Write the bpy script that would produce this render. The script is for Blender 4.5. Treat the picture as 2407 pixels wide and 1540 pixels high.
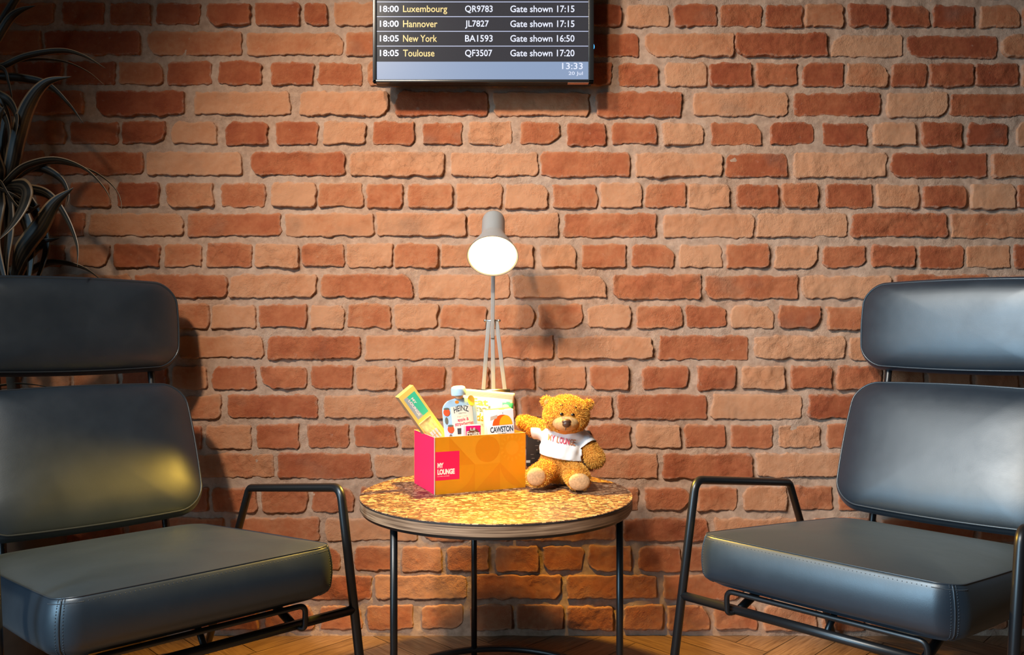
import bpy, bmesh, math, random
import numpy as np
from mathutils import Vector, Matrix
from mathutils.bvhtree import BVHTree

for o in list(bpy.data.objects):
    bpy.data.objects.remove(o)
scene = bpy.context.scene
COL = scene.collection

# ------------------------------------------------------------------ camera
FPX = 1950.0                 # focal length in pixels of a 2407 px wide frame
PXM = 0.00105                # metres per pixel on the brick face (plane y = 0)
CAMD = FPX * PXM             # camera distance from the wall
CAMZ = 727 * PXM             # camera height above the floor
cam_data = bpy.data.cameras.new('camera')
cam = bpy.data.objects.new('camera', cam_data)
COL.objects.link(cam)
cam_data.sensor_fit = 'HORIZONTAL'
cam_data.sensor_width = 36.0
cam_data.lens = 36.0 * FPX / 2407.0
cam_data.clip_start = 0.05
cam.location = (0, -CAMD, CAMZ)
cam.rotation_euler = (math.radians(90), 0, 0)
scene.camera = cam


def P(px, py, d):
    """point of the place seen at (px, py) and d metres from the camera plane"""
    return Vector(((px - 1203.5) * d / FPX, d - CAMD, CAMZ - (py - 770) * d / FPX))


# ------------------------------------------------------------------ world, lights, exposure
world = bpy.data.worlds.new('world')
scene.world = world
world.use_nodes = True
world.node_tree.nodes['Background'].inputs[0].default_value = (1.0, 0.72, 0.50, 1)
world.node_tree.nodes['Background'].inputs[1].default_value = 0.03
scene.view_settings.view_transform = 'Standard'
scene.view_settings.look = 'None'
scene.view_settings.exposure = 0.0
scene.view_settings.gamma = 1.0


def aim(o, target):
    o.rotation_euler = (Vector(target) - o.location).to_track_quat('-Z', 'Y').to_euler()


def spot(name, loc, target, energy, color, angle, blend, radius):
    l = bpy.data.lights.new(name, 'SPOT')
    l.energy = energy
    l.color = color
    l.spot_size = math.radians(angle)
    l.spot_blend = blend
    l.shadow_soft_size = radius
    o = bpy.data.objects.new(name, l)
    COL.objects.link(o)
    o.location = loc
    aim(o, target)
    return o


def area(name, loc, target, energy, color, sx, sy, spread=180):
    l = bpy.data.lights.new(name, 'AREA')
    l.energy = energy
    l.color = color
    l.shape = 'RECTANGLE'
    l.size = sx
    l.size_y = sy
    l.spread = math.radians(spread)
    o = bpy.data.objects.new(name, l)
    COL.objects.link(o)
    o.location = loc
    aim(o, target)
    return o


# two ceiling spotlights of the lounge: one far left washing the upper wall, one nearer the camera on the chairs
spot('ceiling_spotlight', (-1.4, -1.95, 2.38), (0.35, 0, 1.05), 225, (1.0, 0.80, 0.58), 48, 1.0, 0.11)
spot('front_spotlight', (-1.0, -2.4, 2.6), (0.10, 0, 0.25), 300, (1.0, 0.80, 0.58), 52, 0.9, 0.10)
# two unseen cool fill lights, added for the blue sheen on the leather
area('cool_fill_left', (-2.3, -2.7, 1.25), (0.5, -0.75, 0.5), 12, (0.45, 0.75, 1.0), 1.2, 1.5, 60)
area('cool_fill_above', (-0.95, -1.75, 2.1), (0.45, -0.85, 0.3), 12, (0.45, 0.75, 1.0), 0.9, 0.7, 95)


# ------------------------------------------------------------------ materials
def new_mat(name):
    m = bpy.data.materials.new(name)
    m.use_nodes = True
    nt = m.node_tree
    b = nt.nodes['Principled BSDF']
    return m, nt, b


def N(nt, kind, **kw):
    n = nt.nodes.new(kind)
    for k, v in kw.items():
        if k.startswith('_'):
            n.inputs[k[1:].replace('_', ' ')].default_value = v
        else:
            setattr(n, k, v)
    return n


def bump_noise(nt, b, scale, strength, dist=0.002, detail=4, prev=None, rough=0.6):
    tc = N(nt, 'ShaderNodeTexCoord')
    n = N(nt, 'ShaderNodeTexNoise')
    n.inputs['Scale'].default_value = scale
    n.inputs['Detail'].default_value = detail
    n.inputs['Roughness'].default_value = rough
    nt.links.new(tc.outputs['Object'], n.inputs['Vector'])
    bp = N(nt, 'ShaderNodeBump')
    bp.inputs['Strength'].default_value = strength
    bp.inputs['Distance'].default_value = dist
    nt.links.new(n.outputs['Fac'], bp.inputs['Height'])
    if prev:
        nt.links.new(prev.outputs['Normal'], bp.inputs['Normal'])
    nt.links.new(bp.outputs['Normal'], b.inputs['Normal'])
    return bp


def plain(name, col, rough=0.5, metal=0.0, spec=0.5, bump=None, var=0.0, vscale=30):
    m, nt, b = new_mat(name)
    b.inputs['Roughness'].default_value = rough
    b.inputs['Metallic'].default_value = metal
    b.inputs['Specular IOR Level'].default_value = spec
    c = (*col, 1)
    b.inputs['Base Color'].default_value = c
    if var:
        tc = N(nt, 'ShaderNodeTexCoord')
        n = N(nt, 'ShaderNodeTexNoise')
        n.inputs['Scale'].default_value = vscale
        n.inputs['Detail'].default_value = 4
        nt.links.new(tc.outputs['Object'], n.inputs['Vector'])
        r = N(nt, 'ShaderNodeValToRGB')
        r.color_ramp.elements[0].position = 0.3
        r.color_ramp.elements[1].position = 0.7
        r.color_ramp.elements[0].color = (*[x * (1 - var) for x in col], 1)
        r.color_ramp.elements[1].color = (*[min(1, x * (1 + var)) for x in col], 1)
        nt.links.new(n.outputs['Fac'], r.inputs['Fac'])
        nt.links.new(r.outputs['Color'], b.inputs['Base Color'])
    if bump:
        bump_noise(nt, b, *bump)
    return m


def glow(name, col, strength):
    m, nt, b = new_mat(name)
    b.inputs['Base Color'].default_value = (0.01, 0.01, 0.01, 1)
    b.inputs['Roughness'].default_value = 0.3
    b.inputs['Emission Color'].default_value = (*col, 1)
    b.inputs['Emission Strength'].default_value = strength
    return m


def srgb(r, g, b):
    f = lambda c: (c / 255 / 12.92) if c / 255 < 0.04045 else ((c / 255 + 0.055) / 1.055) ** 2.4
    return (f(r), f(g), f(b))


def brick_material():
    m, nt, b = new_mat('brick_and_mortar')
    L = nt.links.new
    tc = N(nt, 'ShaderNodeTexCoord')
    a_t = N(nt, 'ShaderNodeAttribute', attribute_name='tone')
    a_m = N(nt, 'ShaderNodeAttribute', attribute_name='mortar')
    a_e = N(nt, 'ShaderNodeAttribute', attribute_name='edge')
    a_r = N(nt, 'ShaderNodeAttribute', attribute_name='rnd')

    def noise(scale, detail=5, rough=0.6, off=0.0):
        n = N(nt, 'ShaderNodeTexNoise')
        n.inputs['Scale'].default_value = scale
        n.inputs['Detail'].default_value = detail
        n.inputs['Roughness'].default_value = rough
        if off:
            mp = N(nt, 'ShaderNodeMapping')
            mp.inputs['Location'].default_value = (off, off * 1.7, off * 0.3)
            L(tc.outputs['Object'], mp.inputs['Vector'])
            L(mp.outputs['Vector'], n.inputs['Vector'])
        else:
            L(tc.outputs['Object'], n.inputs['Vector'])
        return n

    def math_(op, x, y, clamp=False):
        n = N(nt, 'ShaderNodeMath', operation=op, use_clamp=clamp)
        for i, v in enumerate((x, y)):
            if isinstance(v, (int, float)):
                n.inputs[i].default_value = v
            else:
                L(v, n.inputs[i])
        return n.outputs[0]

    def mix(fac, c1, c2, blend='MIX'):
        n = N(nt, 'ShaderNodeMix', data_type='RGBA', blend_type=blend)
        for i, v in ((0, fac), (6, c1), (7, c2)):
            if isinstance(v, (int, float)):
                n.inputs[i].default_value = v
            elif isinstance(v, tuple):
                n.inputs[i].default_value = (*v, 1)
            else:
                L(v, n.inputs[i])
        return n.outputs[2]
    n1 = noise(14, 4, 0.55)
    n2 = noise(70, 5, 0.65, 3.1)
    n3 = noise(330, 3, 0.6, 7.7)
    # tone: 0 pale tan, 1 orange, 2 deep red
    t = math_('ADD', a_t.outputs['Fac'], math_('MULTIPLY', math_('SUBTRACT', n1.outputs['Fac'], 0.5), 1.5))
    t = math_('ADD', t, math_('MULTIPLY', math_('SUBTRACT', n2.outputs['Fac'], 0.5), 0.9))
    # worn rims are paler than the faces
    t = math_('SUBTRACT', t, math_('MULTIPLY', math_('SUBTRACT', 1.0, a_e.outputs['Fac'], True), 0.35))
    t = math_('MULTIPLY', t, 0.5, True)
    ramp = N(nt, 'ShaderNodeValToRGB')
    el = ramp.color_ramp.elements
    el[0].position = 0.0
    el[0].color = (0.49, 0.235, 0.125, 1)
    el[1].position = 1.0
    el[1].color = (0.240, 0.050, 0.019, 1)
    for pos, c in ((0.28, (0.45, 0.188, 0.090, 1)), (0.55, (0.38, 0.120, 0.050, 1)), (0.8, (0.30, 0.076, 0.029, 1))):
        e = el.new(pos)
        e.color = c
    L(t, ramp.inputs['Fac'])
    bc = ramp.outputs['Color']
    # sooty stains and pale lime smears with their own shapes
    soot = noise(9, 3, 0.5, 11.3)
    rs = N(nt, 'ShaderNodeValToRGB')
    rs.color_ramp.elements[0].position = 0.60
    rs.color_ramp.elements[1].position = 0.78
    L(soot.outputs['Fac'], rs.inputs['Fac'])
    bc = mix(math_('MULTIPLY', rs.outputs['Color'], 0.45), bc, (0.17, 0.105, 0.072))
    lime = noise(55, 6, 0.7, 5.2)
    rl = N(nt, 'ShaderNodeValToRGB')
    rl.color_ramp.elements[0].position = 0.63
    rl.color_ramp.elements[1].position = 0.74
    L(lime.outputs['Fac'], rl.inputs['Fac'])
    bc = mix(math_('MULTIPLY', rl.outputs['Color'], 0.30), bc, (0.52, 0.37, 0.27))
    # mortar
    rm = N(nt, 'ShaderNodeValToRGB')
    rm.color_ramp.elements[0].position = 0.3
    rm.color_ramp.elements[0].color = (0.32, 0.192, 0.128, 1)
    rm.color_ramp.elements[1].position = 0.72
    rm.color_ramp.elements[1].color = (0.50, 0.325, 0.228, 1)
    L(n2.outputs['Fac'], rm.inputs['Fac'])
    mc = rm.outputs['Color']
    g = noise(5, 3, 0.5, 21.0)
    rg = N(nt, 'ShaderNodeValToRGB')
    rg.color_ramp.elements[0].position = 0.45
    rg.color_ramp.elements[1].position = 0.75
    L(g.outputs['Fac'], rg.inputs['Fac'])
    mc = mix(math_('MULTIPLY', rg.outputs['Color'], 0.5), mc, (0.42, 0.32, 0.26))
    smear = math_('MULTIPLY', math_('SUBTRACT', 0.52, a_e.outputs['Fac']), 1.3)
    smear = math_('ADD', smear, math_('MULTIPLY', math_('SUBTRACT', n2.outputs['Fac'], 0.5), 3.2), True)
    fin = mix(math_('MAXIMUM', a_m.outputs['Fac'], math_('MULTIPLY', smear, 0.62)), bc, mc)
    L(fin, b.inputs['Base Color'])
    b.inputs['Roughness'].default_value = 0.88
    b.inputs['Specular IOR Level'].default_value = 0.25
    # relief: grain, pits and cracks
    vor = N(nt, 'ShaderNodeTexVoronoi', feature='DISTANCE_TO_EDGE')
    vor.inputs['Scale'].default_value = 38
    wob = N(nt, 'ShaderNodeVectorMath', operation='MULTIPLY_ADD')
    L(n2.outputs['Color'], wob.inputs[0])
    wob.inputs[1].default_value = (0.03, 0.03, 0.03)
    L(tc.outputs['Object'], wob.inputs[2])
    L(wob.outputs[0], vor.inputs['Vector'])
    crack = math_('MULTIPLY', math_('MINIMUM', vor.outputs['Distance'], 0.06), 9.0)
    crackmask = math_('MULTIPLY', math_('SUBTRACT', a_r.outputs['Fac'], 0.55, True), 0.5)
    patch = math_('MULTIPLY', math_('SUBTRACT', noise(11, 3, 0.5, 31.0).outputs['Fac'], 0.42, True), 5.0, True)
    fine = math_('ADD', math_('MULTIPLY', n2.outputs['Fac'], 1.1), math_('MULTIPLY', n3.outputs['Fac'], 0.35))
    h = math_('MULTIPLY', fine, math_('ADD', math_('MULTIPLY', patch, 0.7), 0.22))
    h = math_('ADD', h, math_('MULTIPLY', n1.outputs['Fac'], 0.9))
    h = math_('ADD', h, math_('MULTIPLY', crack, crackmask))
    bp = N(nt, 'ShaderNodeBump')
    bp.inputs['Strength'].default_value = 0.85
    bp.inputs['Distance'].default_value = 0.0042
    L(h, bp.inputs['Height'])
    L(bp.outputs['Normal'], b.inputs['Normal'])
    return m


def floor_material():
    m, nt, b = new_mat('oak_parquet')
    L = nt.links.new
    uv = N(nt, 'ShaderNodeAttribute', attribute_name='grain')
    a = N(nt, 'ShaderNodeAttribute', attribute_name='rnd')
    mp = N(nt, 'ShaderNodeMapping')
    mp.inputs['Scale'].default_value = (6, 90, 1)
    L(uv.outputs['Vector'], mp.inputs['Vector'])
    n = N(nt, 'ShaderNodeTexNoise')
    n.inputs['Scale'].default_value = 2.2
    n.inputs['Detail'].default_value = 6
    n.inputs['Distortion'].default_value = 0.6
    L(mp.outputs['Vector'], n.inputs['Vector'])
    r = N(nt, 'ShaderNodeValToRGB')
    r.color_ramp.elements[0].position = 0.3
    r.color_ramp.elements[0].color = (0.16, 0.078, 0.036, 1)
    r.color_ramp.elements[1].position = 0.7
    r.color_ramp.elements[1].color = (0.33, 0.185, 0.095, 1)
    L(n.outputs['Fac'], r.inputs['Fac'])
    h = N(nt, 'ShaderNodeHueSaturation')
    mr = N(nt, 'ShaderNodeMapRange')
    mr.inputs['To Min'].default_value = 0.65
    mr.inputs['To Max'].default_value = 1.2
    L(a.outputs['Fac'], mr.inputs['Value'])
    L(mr.outputs['Result'], h.inputs['Value'])
    L(r.outputs['Color'], h.inputs['Color'])
    L(h.outputs['Color'], b.inputs['Base Color'])
    b.inputs['Roughness'].default_value = 0.42
    bp = N(nt, 'ShaderNodeBump')
    bp.inputs['Strength'].default_value = 0.25
    bp.inputs['Distance'].default_value = 0.001
    L(n.outputs['Fac'], bp.inputs['Height'])
    L(bp.outputs['Normal'], b.inputs['Normal'])
    return m


def leather_material():
    m, nt, b = new_mat('navy_black_leather')
    L = nt.links.new
    tc = N(nt, 'ShaderNodeTexCoord')
    n = N(nt, 'ShaderNodeTexNoise')
    n.inputs['Scale'].default_value = 9
    n.inputs['Detail'].default_value = 7
    n.inputs['Roughness'].default_value = 0.65
    L(tc.outputs['Object'], n.inputs['Vector'])
    r = N(nt, 'ShaderNodeValToRGB')
    r.color_ramp.elements[0].position = 0.3
    r.color_ramp.elements[0].color = (0.009, 0.017, 0.027, 1)
    r.color_ramp.elements[1].position = 0.75
    r.color_ramp.elements[1].color = (0.014, 0.024, 0.036, 1)
    L(n.outputs['Fac'], r.inputs['Fac'])
    L(r.outputs['Color'], b.inputs['Base Color'])
    mr = N(nt, 'ShaderNodeMapRange')
    mr.inputs['From Min'].default_value = 0.25
    mr.inputs['From Max'].default_value = 0.75
    mr.inputs['To Min'].default_value = 0.37
    mr.inputs['To Max'].default_value = 0.47
    L(n.outputs['Fac'], mr.inputs['Value'])
    L(mr.outputs['Result'], b.inputs['Roughness'])
    b.inputs['Specular IOR Level'].default_value = 1.0
    b.inputs['IOR'].default_value = 1.5
    b.inputs['Specular Tint'].default_value = (0.93, 0.97, 1.0, 1)
    b.inputs['Sheen Weight'].default_value = 0.06
    b.inputs['Sheen Tint'].default_value = (0.6, 0.8, 1.0, 1)
    b.inputs['Sheen Roughness'].default_value = 0.5
    v = N(nt, 'ShaderNodeTexVoronoi')
    v.inputs['Scale'].default_value = 620
    L(tc.outputs['Object'], v.inputs['Vector'])
    bp = N(nt, 'ShaderNodeBump')
    bp.inputs['Strength'].default_value = 0.05
    bp.inputs['Distance'].default_value = 0.0006
    L(v.outputs['Distance'], bp.inputs['Height'])
    n2 = N(nt, 'ShaderNodeTexNoise')
    n2.inputs['Scale'].default_value = 7
    n2.inputs['Detail'].default_value = 3
    L(tc.outputs['Object'], n2.inputs['Vector'])
    bp2 = N(nt, 'ShaderNodeBump')
    bp2.inputs['Strength'].default_value = 0.12
    bp2.inputs['Distance'].default_value = 0.006
    L(n2.outputs['Fac'], bp2.inputs['Height'])
    L(bp.outputs['Normal'], bp2.inputs['Normal'])
    L(bp2.outputs['Normal'], b.inputs['Normal'])
    return m


def chip_top_material():
    """brown table top of pressed wood-chip flakes"""
    m, nt, b = new_mat('brown_chip_laminate')
    L = nt.links.new
    tc = N(nt, 'ShaderNodeTexCoord')
    n = N(nt, 'ShaderNodeTexNoise')
    n.inputs['Scale'].default_value = 60
    L(tc.outputs['Object'], n.inputs['Vector'])
    wob = N(nt, 'ShaderNodeVectorMath', operation='MULTIPLY_ADD')
    L(n.outputs['Color'], wob.inputs[0])
    wob.inputs[1].default_value = (0.010, 0.010, 0.0)
    L(tc.outputs['Object'], wob.inputs[2])
    mp = N(nt, 'ShaderNodeMapping')
    mp.inputs['Scale'].default_value = (115, 175, 0.001)
    L(wob.outputs[0], mp.inputs['Vector'])
    ve = N(nt, 'ShaderNodeTexVoronoi', feature='DISTANCE_TO_EDGE')
    vc = N(nt, 'ShaderNodeTexVoronoi', feature='F1')
    for v in (ve, vc):
        v.inputs['Scale'].default_value = 1.0
        L(mp.outputs['Vector'], v.inputs['Vector'])
    sep = N(nt, 'ShaderNodeSeparateColor')
    L(vc.outputs['Color'], sep.inputs['Color'])
    ramp = N(nt, 'ShaderNodeValToRGB')
    el = ramp.color_ramp.elements
    el[0].position = 0.0
    el[0].color = (0.060, 0.030, 0.018, 1)
    el[1].position = 1.0
    el[1].color = (0.56, 0.40, 0.27, 1)
    for pos, c in ((0.3, (0.13, 0.062, 0.032, 1)), (0.6, (0.34, 0.18, 0.09, 1)), (0.85, (0.46, 0.28, 0.15, 1))):
        e = el.new(pos)
        e.color = c
    L(sep.outputs['Red'], ramp.inputs['Fac'])
    th = N(nt, 'ShaderNodeMapRange')
    th.inputs['From Min'].default_value = 0.03
    th.inputs['From Max'].default_value = 0.075
    L(ve.outputs['Distance'], th.inputs['Value'])
    mx = N(nt, 'ShaderNodeMix', data_type='RGBA')
    mx.inputs[6].default_value = (0.060, 0.028, 0.018, 1)
    L(th.outputs['Result'], mx.inputs[0])
    L(ramp.outputs['Color'], mx.inputs[7])
    L(mx.outputs[2], b.inputs['Base Color'])
    b.inputs['Roughness'].default_value = 0.38
    return m


def plywood_material():
    m, nt, b = new_mat('plywood_edge')
    L = nt.links.new
    tc = N(nt, 'ShaderNodeTexCoord')
    mp = N(nt, 'ShaderNodeMapping')
    mp.inputs['Scale'].default_value = (8, 8, 330)
    L(tc.outputs['Object'], mp.inputs['Vector'])
    n = N(nt, 'ShaderNodeTexNoise')
    n.inputs['Scale'].default_value = 1.0
    n.inputs['Detail'].default_value = 4
    L(mp.outputs['Vector'], n.inputs['Vector'])
    r = N(nt, 'ShaderNodeValToRGB')
    r.color_ramp.elements[0].position = 0.35
    r.color_ramp.elements[0].color = (0.12, 0.058, 0.028, 1)
    r.color_ramp.elements[1].position = 0.62
    r.color_ramp.elements[1].color = (0.46, 0.27, 0.155, 1)
    L(n.outputs['Fac'], r.inputs['Fac'])
    L(r.outputs['Color'], b.inputs['Base Color'])
    b.inputs['Roughness'].default_value = 0.6
    return m


def leaf_material():
    m, nt, b = new_mat('striped_dark_leaf')
    L = nt.links.new
    a = N(nt, 'ShaderNodeAttribute', attribute_name='across')
    r = N(nt, 'ShaderNodeValToRGB')
    el = r.color_ramp.elements
    dark = (0.006, 0.0055, 0.004, 1)
    pale = (0.20, 0.12, 0.06, 1)
    mid = (0.05, 0.036, 0.022, 1)
    el[0].position = 0.0
    el[0].color = pale
    el[1].position = 1.0
    el[1].color = pale
    for pos, c in ((0.09, pale), (0.14, dark), (0.28, dark), (0.34, mid), (0.42, dark), (0.5, mid), (0.56, dark),
                   (0.68, mid), (0.74, dark), (0.87, dark), (0.91, pale)):
        e = el.new(pos)
        e.color = c
    L(a.outputs['Fac'], r.inputs['Fac'])
    L(r.outputs['Color'], b.inputs['Base Color'])
    b.inputs['Roughness'].default_value = 0.38
    return m


def attr_material(name, attr, rough, sheen=0.0):
    m, nt, b = new_mat(name)
    a = N(nt, 'ShaderNodeAttribute', attribute_name=attr)
    nt.links.new(a.outputs['Color'], b.inputs['Base Color'])
    b.inputs['Roughness'].default_value = rough
    b.inputs['Specular IOR Level'].default_value = 0.25
    return m


M = {}
M['brick'] = brick_material()
M['floor'] = floor_material()
M['leather'] = leather_material()
M['piping'] = plain('leather_piping', (0.03, 0.038, 0.048), 0.3, 0, 0.7)
M['stitch'] = plain('grey_thread', (0.03, 0.036, 0.045), 0.6)
M['black_metal'] = plain('black_powder_coat', (0.008, 0.008, 0.009), 0.36, 0.0, 0.6, (900, 0.06, 0.0004))
M['chips'] = chip_top_material()
M['ply'] = plywood_material()
M['dark_edge'] = plain('dark_laminate_edge', (0.045, 0.032, 0.027), 0.4, var=0.3, vscale=120)
M['leaf'] = leaf_material()
M['fur'] = attr_material('golden_fur', 'fur_colour', 0.75)
M['grey_metal'] = plain('pale_grey_metal', (0.28, 0.28, 0.28), 0.38, 0.0, 0.5)
M['steel'] = plain('steel', (0.6, 0.58, 0.55), 0.3, 1.0)


# ------------------------------------------------------------------ mesh building
class MB:
    def __init__(self):
        self.v = []
        self.f = []
        self.m = []
        self.smooth = True

    def add(self, verts, faces, mi=0):
        n = len(self.v)
        self.v.extend([tuple(x) for x in verts])
        self.f.extend([tuple(i + n for i in f) for f in faces])
        self.m.extend([mi] * len(faces))
        return self

    def box(self, c, s, R=None, mi=0, bevel=0.0):
        R = R or Matrix.Identity(3)
        c = Vector(c)
        if bevel <= 0:
            vs = [c + R @ Vector((s[0] * x / 2, s[1] * y / 2, s[2] * z / 2)) for x in (-1, 1) for y in (-1, 1) for z in (-1, 1)]
            self.add(vs, [(0, 1, 3, 2), (4, 6, 7, 5), (0, 4, 5, 1), (2, 3, 7, 6), (0, 2, 6, 4), (1, 5, 7, 3)], mi)
            return self
        bm = bmesh.new()
        bmesh.ops.create_cube(bm, size=1)
        for v in bm.verts:
            v.co = Vector((v.co.x * s[0], v.co.y * s[1], v.co.z * s[2]))
        bmesh.ops.bevel(bm, geom=bm.edges[:], offset=bevel, segments=3, profile=0.5, affect='EDGES')
        bm.verts.index_update()
        self.add([c + R @ v.co for v in bm.verts], [[v.index for v in f.verts] for f in bm.faces], mi)
        bm.free()
        return self

    def tube(self, pts, r, seg=12, closed=False, mi=0, flat=None):
        pts = [Vector(p) for p in pts]
        n = len(pts)
        T = []
        for i in range(n):
            if closed:
                t = pts[(i + 1) % n] - pts[i - 1]
            else:
                t = pts[min(i + 1, n - 1)] - pts[max(i - 1, 0)]
            T.append(t.normalized())
        up = Vector((0, 0, 1)) if abs(T[0].z) < 0.9 else Vector((0, 1, 0))
        nrm = (up - T[0] * up.dot(T[0])).normalized()
        vs, fs = [], []
        for i in range(n):
            nrm = (nrm - T[i] * nrm.dot(T[i])).normalized()
            bi = T[i].cross(nrm)
            k = r[i] if isinstance(r, (list, tuple)) else r
            k2 = k * (flat or 1)
            for j in range(seg):
                a = 2 * math.pi * j / seg
                vs.append(pts[i] + nrm * math.cos(a) * k + bi * math.sin(a) * k2)
        lim = n if closed else n - 1
        for i in range(lim):
            for j in range(seg):
                a, b_ = i * seg + j, i * seg + (j + 1) % seg
                c_, d_ = ((i + 1) % n) * seg + (j + 1) % seg, ((i + 1) % n) * seg + j
                fs.append((a, b_, c_, d_))
        if not closed:
            fs.append(tuple(range(seg))[::-1])
            fs.append(tuple((n - 1) * seg + j for j in range(seg)))
        return self.add(vs, fs, mi)

    def lathe(self, prof, c=(0, 0, 0), R=None, seg=48, mi=0):
        """prof: list of (radius, height) along local z"""
        R = R or Matrix.Identity(3)
        c = Vector(c)
        vs, fs = [], []
        for (r, h) in prof:
            for j in range(seg):
                a = 2 * math.pi * j / seg
                vs.append(c + R @ Vector((r * math.cos(a), r * math.sin(a), h)))
        for i in range(len(prof) - 1):
            for j in range(seg):
                fs.append((i * seg + j, i * seg + (j + 1) % seg, (i + 1) * seg + (j + 1) % seg, (i + 1) * seg + j))
        if prof[0][0] > 1e-6:
            fs.append(tuple(range(seg))[::-1])
        if prof[-1][0] > 1e-6:
            fs.append(tuple((len(prof) - 1) * seg + j for j in range(seg)))
        return self.add(vs, fs, mi)

    def ell(self, c, r, R=None, nu=24, nv=14, mi=0):
        R = R or Matrix.Identity(3)
        c = Vector(c)
        vs = [c + R @ Vector((0, 0, r[2]))]
        for i in range(1, nv):
            th = math.pi * i / nv
            for j in range(nu):
                a = 2 * math.pi * j / nu
                vs.append(c + R @ Vector((r[0] * math.sin(th) * math.cos(a), r[1] * math.sin(th) * math.sin(a), r[2] * math.cos(th))))
        vs.append(c - R @ Vector((0, 0, r[2])))
        fs = [(0, 1 + j, 1 + (j + 1) % nu) for j in range(nu)]
        for i in range(nv - 2):
            for j in range(nu):
                fs.append((1 + i * nu + j, 1 + (i + 1) * nu + j, 1 + (i + 1) * nu + (j + 1) % nu, 1 + i * nu + (j + 1) % nu))
        l = len(vs) - 1
        b0 = 1 + (nv - 2) * nu
        fs += [(l, b0 + (j + 1) % nu, b0 + j) for j in range(nu)]
        return self.add(vs, fs, mi)

    def poly(self, pts, mi=0):
        return self.add(pts, [tuple(range(len(pts)))], mi)

    def build(self, name, mats, parent=None, smooth=None, recalc=True):
        me = bpy.data.meshes.new(name)
        me.from_pydata(self.v, [], self.f)
        mats = mats if isinstance(mats, (list, tuple)) else [mats]
        for mt in mats:
            me.materials.append(mt)
        if len(mats) > 1:
            me.polygons.foreach_set('material_index', self.m)
        if recalc:
            bm = bmesh.new()
            bm.from_mesh(me)
            bmesh.ops.recalc_face_normals(bm, faces=bm.faces)
            bm.to_mesh(me)
            bm.free()
        me.polygons.foreach_set('use_smooth', [self.smooth if smooth is None else smooth] * len(me.polygons))
        me.update()
        o = bpy.data.objects.new(name, me)
        COL.objects.link(o)
        if parent:
            o.parent = parent
        return o


def auto_sharp(o, deg=35):
    me = o.data
    bm = bmesh.new()
    bm.from_mesh(me)
    for e in bm.edges:
        if len(e.link_faces) == 2 and e.calc_face_angle(0) > math.radians(deg):
            e.smooth = False
    bm.to_mesh(me)
    bm.free()
    return o


def tag(o, label=None, cat=None, group=None, kind=None):
    if label:
        o['label'] = label
    if cat:
        o['category'] = cat
    if group:
        o['group'] = group
    if kind:
        o['kind'] = kind
    return o


def thing(name, loc, label, cat, rz=0.0, group=None):
    o = bpy.data.objects.new(name, None)
    o.empty_display_size = 0.05
    COL.objects.link(o)
    o.location = loc
    o.rotation_euler = (0, 0, rz)
    return tag(o, label, cat, group)


def to_local(o):
    """bring a mesh modelled in place into the frame of its (unrotated) parent"""
    if o.parent:
        t = Matrix.Identity(4)
        p = o.parent
        while p:
            t = t @ Matrix.Translation(-Vector(p.location))
            p = p.parent
        o.data.transform(t)
    return o


def fillet(pts, r, n=7):
    pts = [Vector(p) for p in pts]
    out = [pts[0]]
    for i in range(1, len(pts) - 1):
        a, b_, c_ = pts[i - 1], pts[i], pts[i + 1]
        u, w = (a - b_).normalized(), (c_ - b_).normalized()
        ang = u.angle(w)
        k = min(r / math.tan(ang / 2), (a - b_).length * 0.48, (c_ - b_).length * 0.48)
        s, e = b_ + u * k, b_ + w * k
        for j in range(n + 1):
            t = j / n
            out.append(s * (1 - t) ** 2 + b_ * 2 * t * (1 - t) + e * t * t)
    out.append(pts[-1])
    return out


def catmull(pts, n=8):
    pts = [Vector(p) for p in pts]
    q = [pts[0] * 2 - pts[1]] + pts + [pts[-1] * 2 - pts[-2]]
    out = []
    for i in range(1, len(q) - 2):
        for j in range(n):
            t = j / n
            out.append(0.5 * ((2 * q[i]) + (q[i + 1] - q[i - 1]) * t + (2 * q[i - 1] - 5 * q[i] + 4 * q[i + 1] - q[i + 2]) * t * t
                              + (3 * q[i] - q[i - 1] - 3 * q[i + 1] + q[i + 2]) * t ** 3))
    out.append(pts[-1])
    return out


def text_verts(s, bold=0.0, spacing=1.0, shear=0.0):
    cu = bpy.data.curves.new('lettering', 'FONT')
    cu.body = s
    cu.offset = bold
    cu.space_character = spacing
    cu.shear = shear
    cu.resolution_u = 3
    cu.fill_mode = 'FRONT'
    o = bpy.data.objects.new('lettering', cu)
    COL.objects.link(o)
    dg = bpy.context.evaluated_depsgraph_get()
    dg.update()
    me = bpy.data.meshes.new_from_object(o.evaluated_get(dg))
    vs = [v.co.copy() for v in me.vertices]
    fs = [tuple(p.vertices) for p in me.polygons]
    bpy.data.objects.remove(o)
    bpy.data.curves.remove(cu)
    bpy.data.meshes.remove(me)
    return vs, fs


def text_on(s, origin, ex, ey, rect, bold=0.0, spacing=1.0, shear=0.0, subdiv=0, warp=None):
    """lettering fitted into rect (x0, y0, x1, y1) of the plane origin + x ex + y ey; returns an MB"""
    vs, fs = text_verts(s, bold, spacing, shear)
    x0, x1 = min(v.x for v in vs), max(v.x for v in vs)
    y0, y1 = min(v.y for v in vs), max(v.y for v in vs)
    mb = MB()
    out = []
    for v in vs:
        a = (v.x - x0) / (x1 - x0)
        b_ = (v.y - y0) / (y1 - y0)
        X = rect[0] + a * (rect[2] - rect[0])
        Y = rect[1] + b_ * (rect[3] - rect[1])
        if warp:
            X, Y = warp(X, Y, a, b_)
        out.append(Vector(origin) + Vector(ex) * X + Vector(ey) * Y)
    mb.add(out, fs)
    mb.smooth = False
    return mb


# ------------------------------------------------------------------ brick wall
rng = np.random.default_rng(7)
LAT = rng.random((256, 256))


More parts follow.
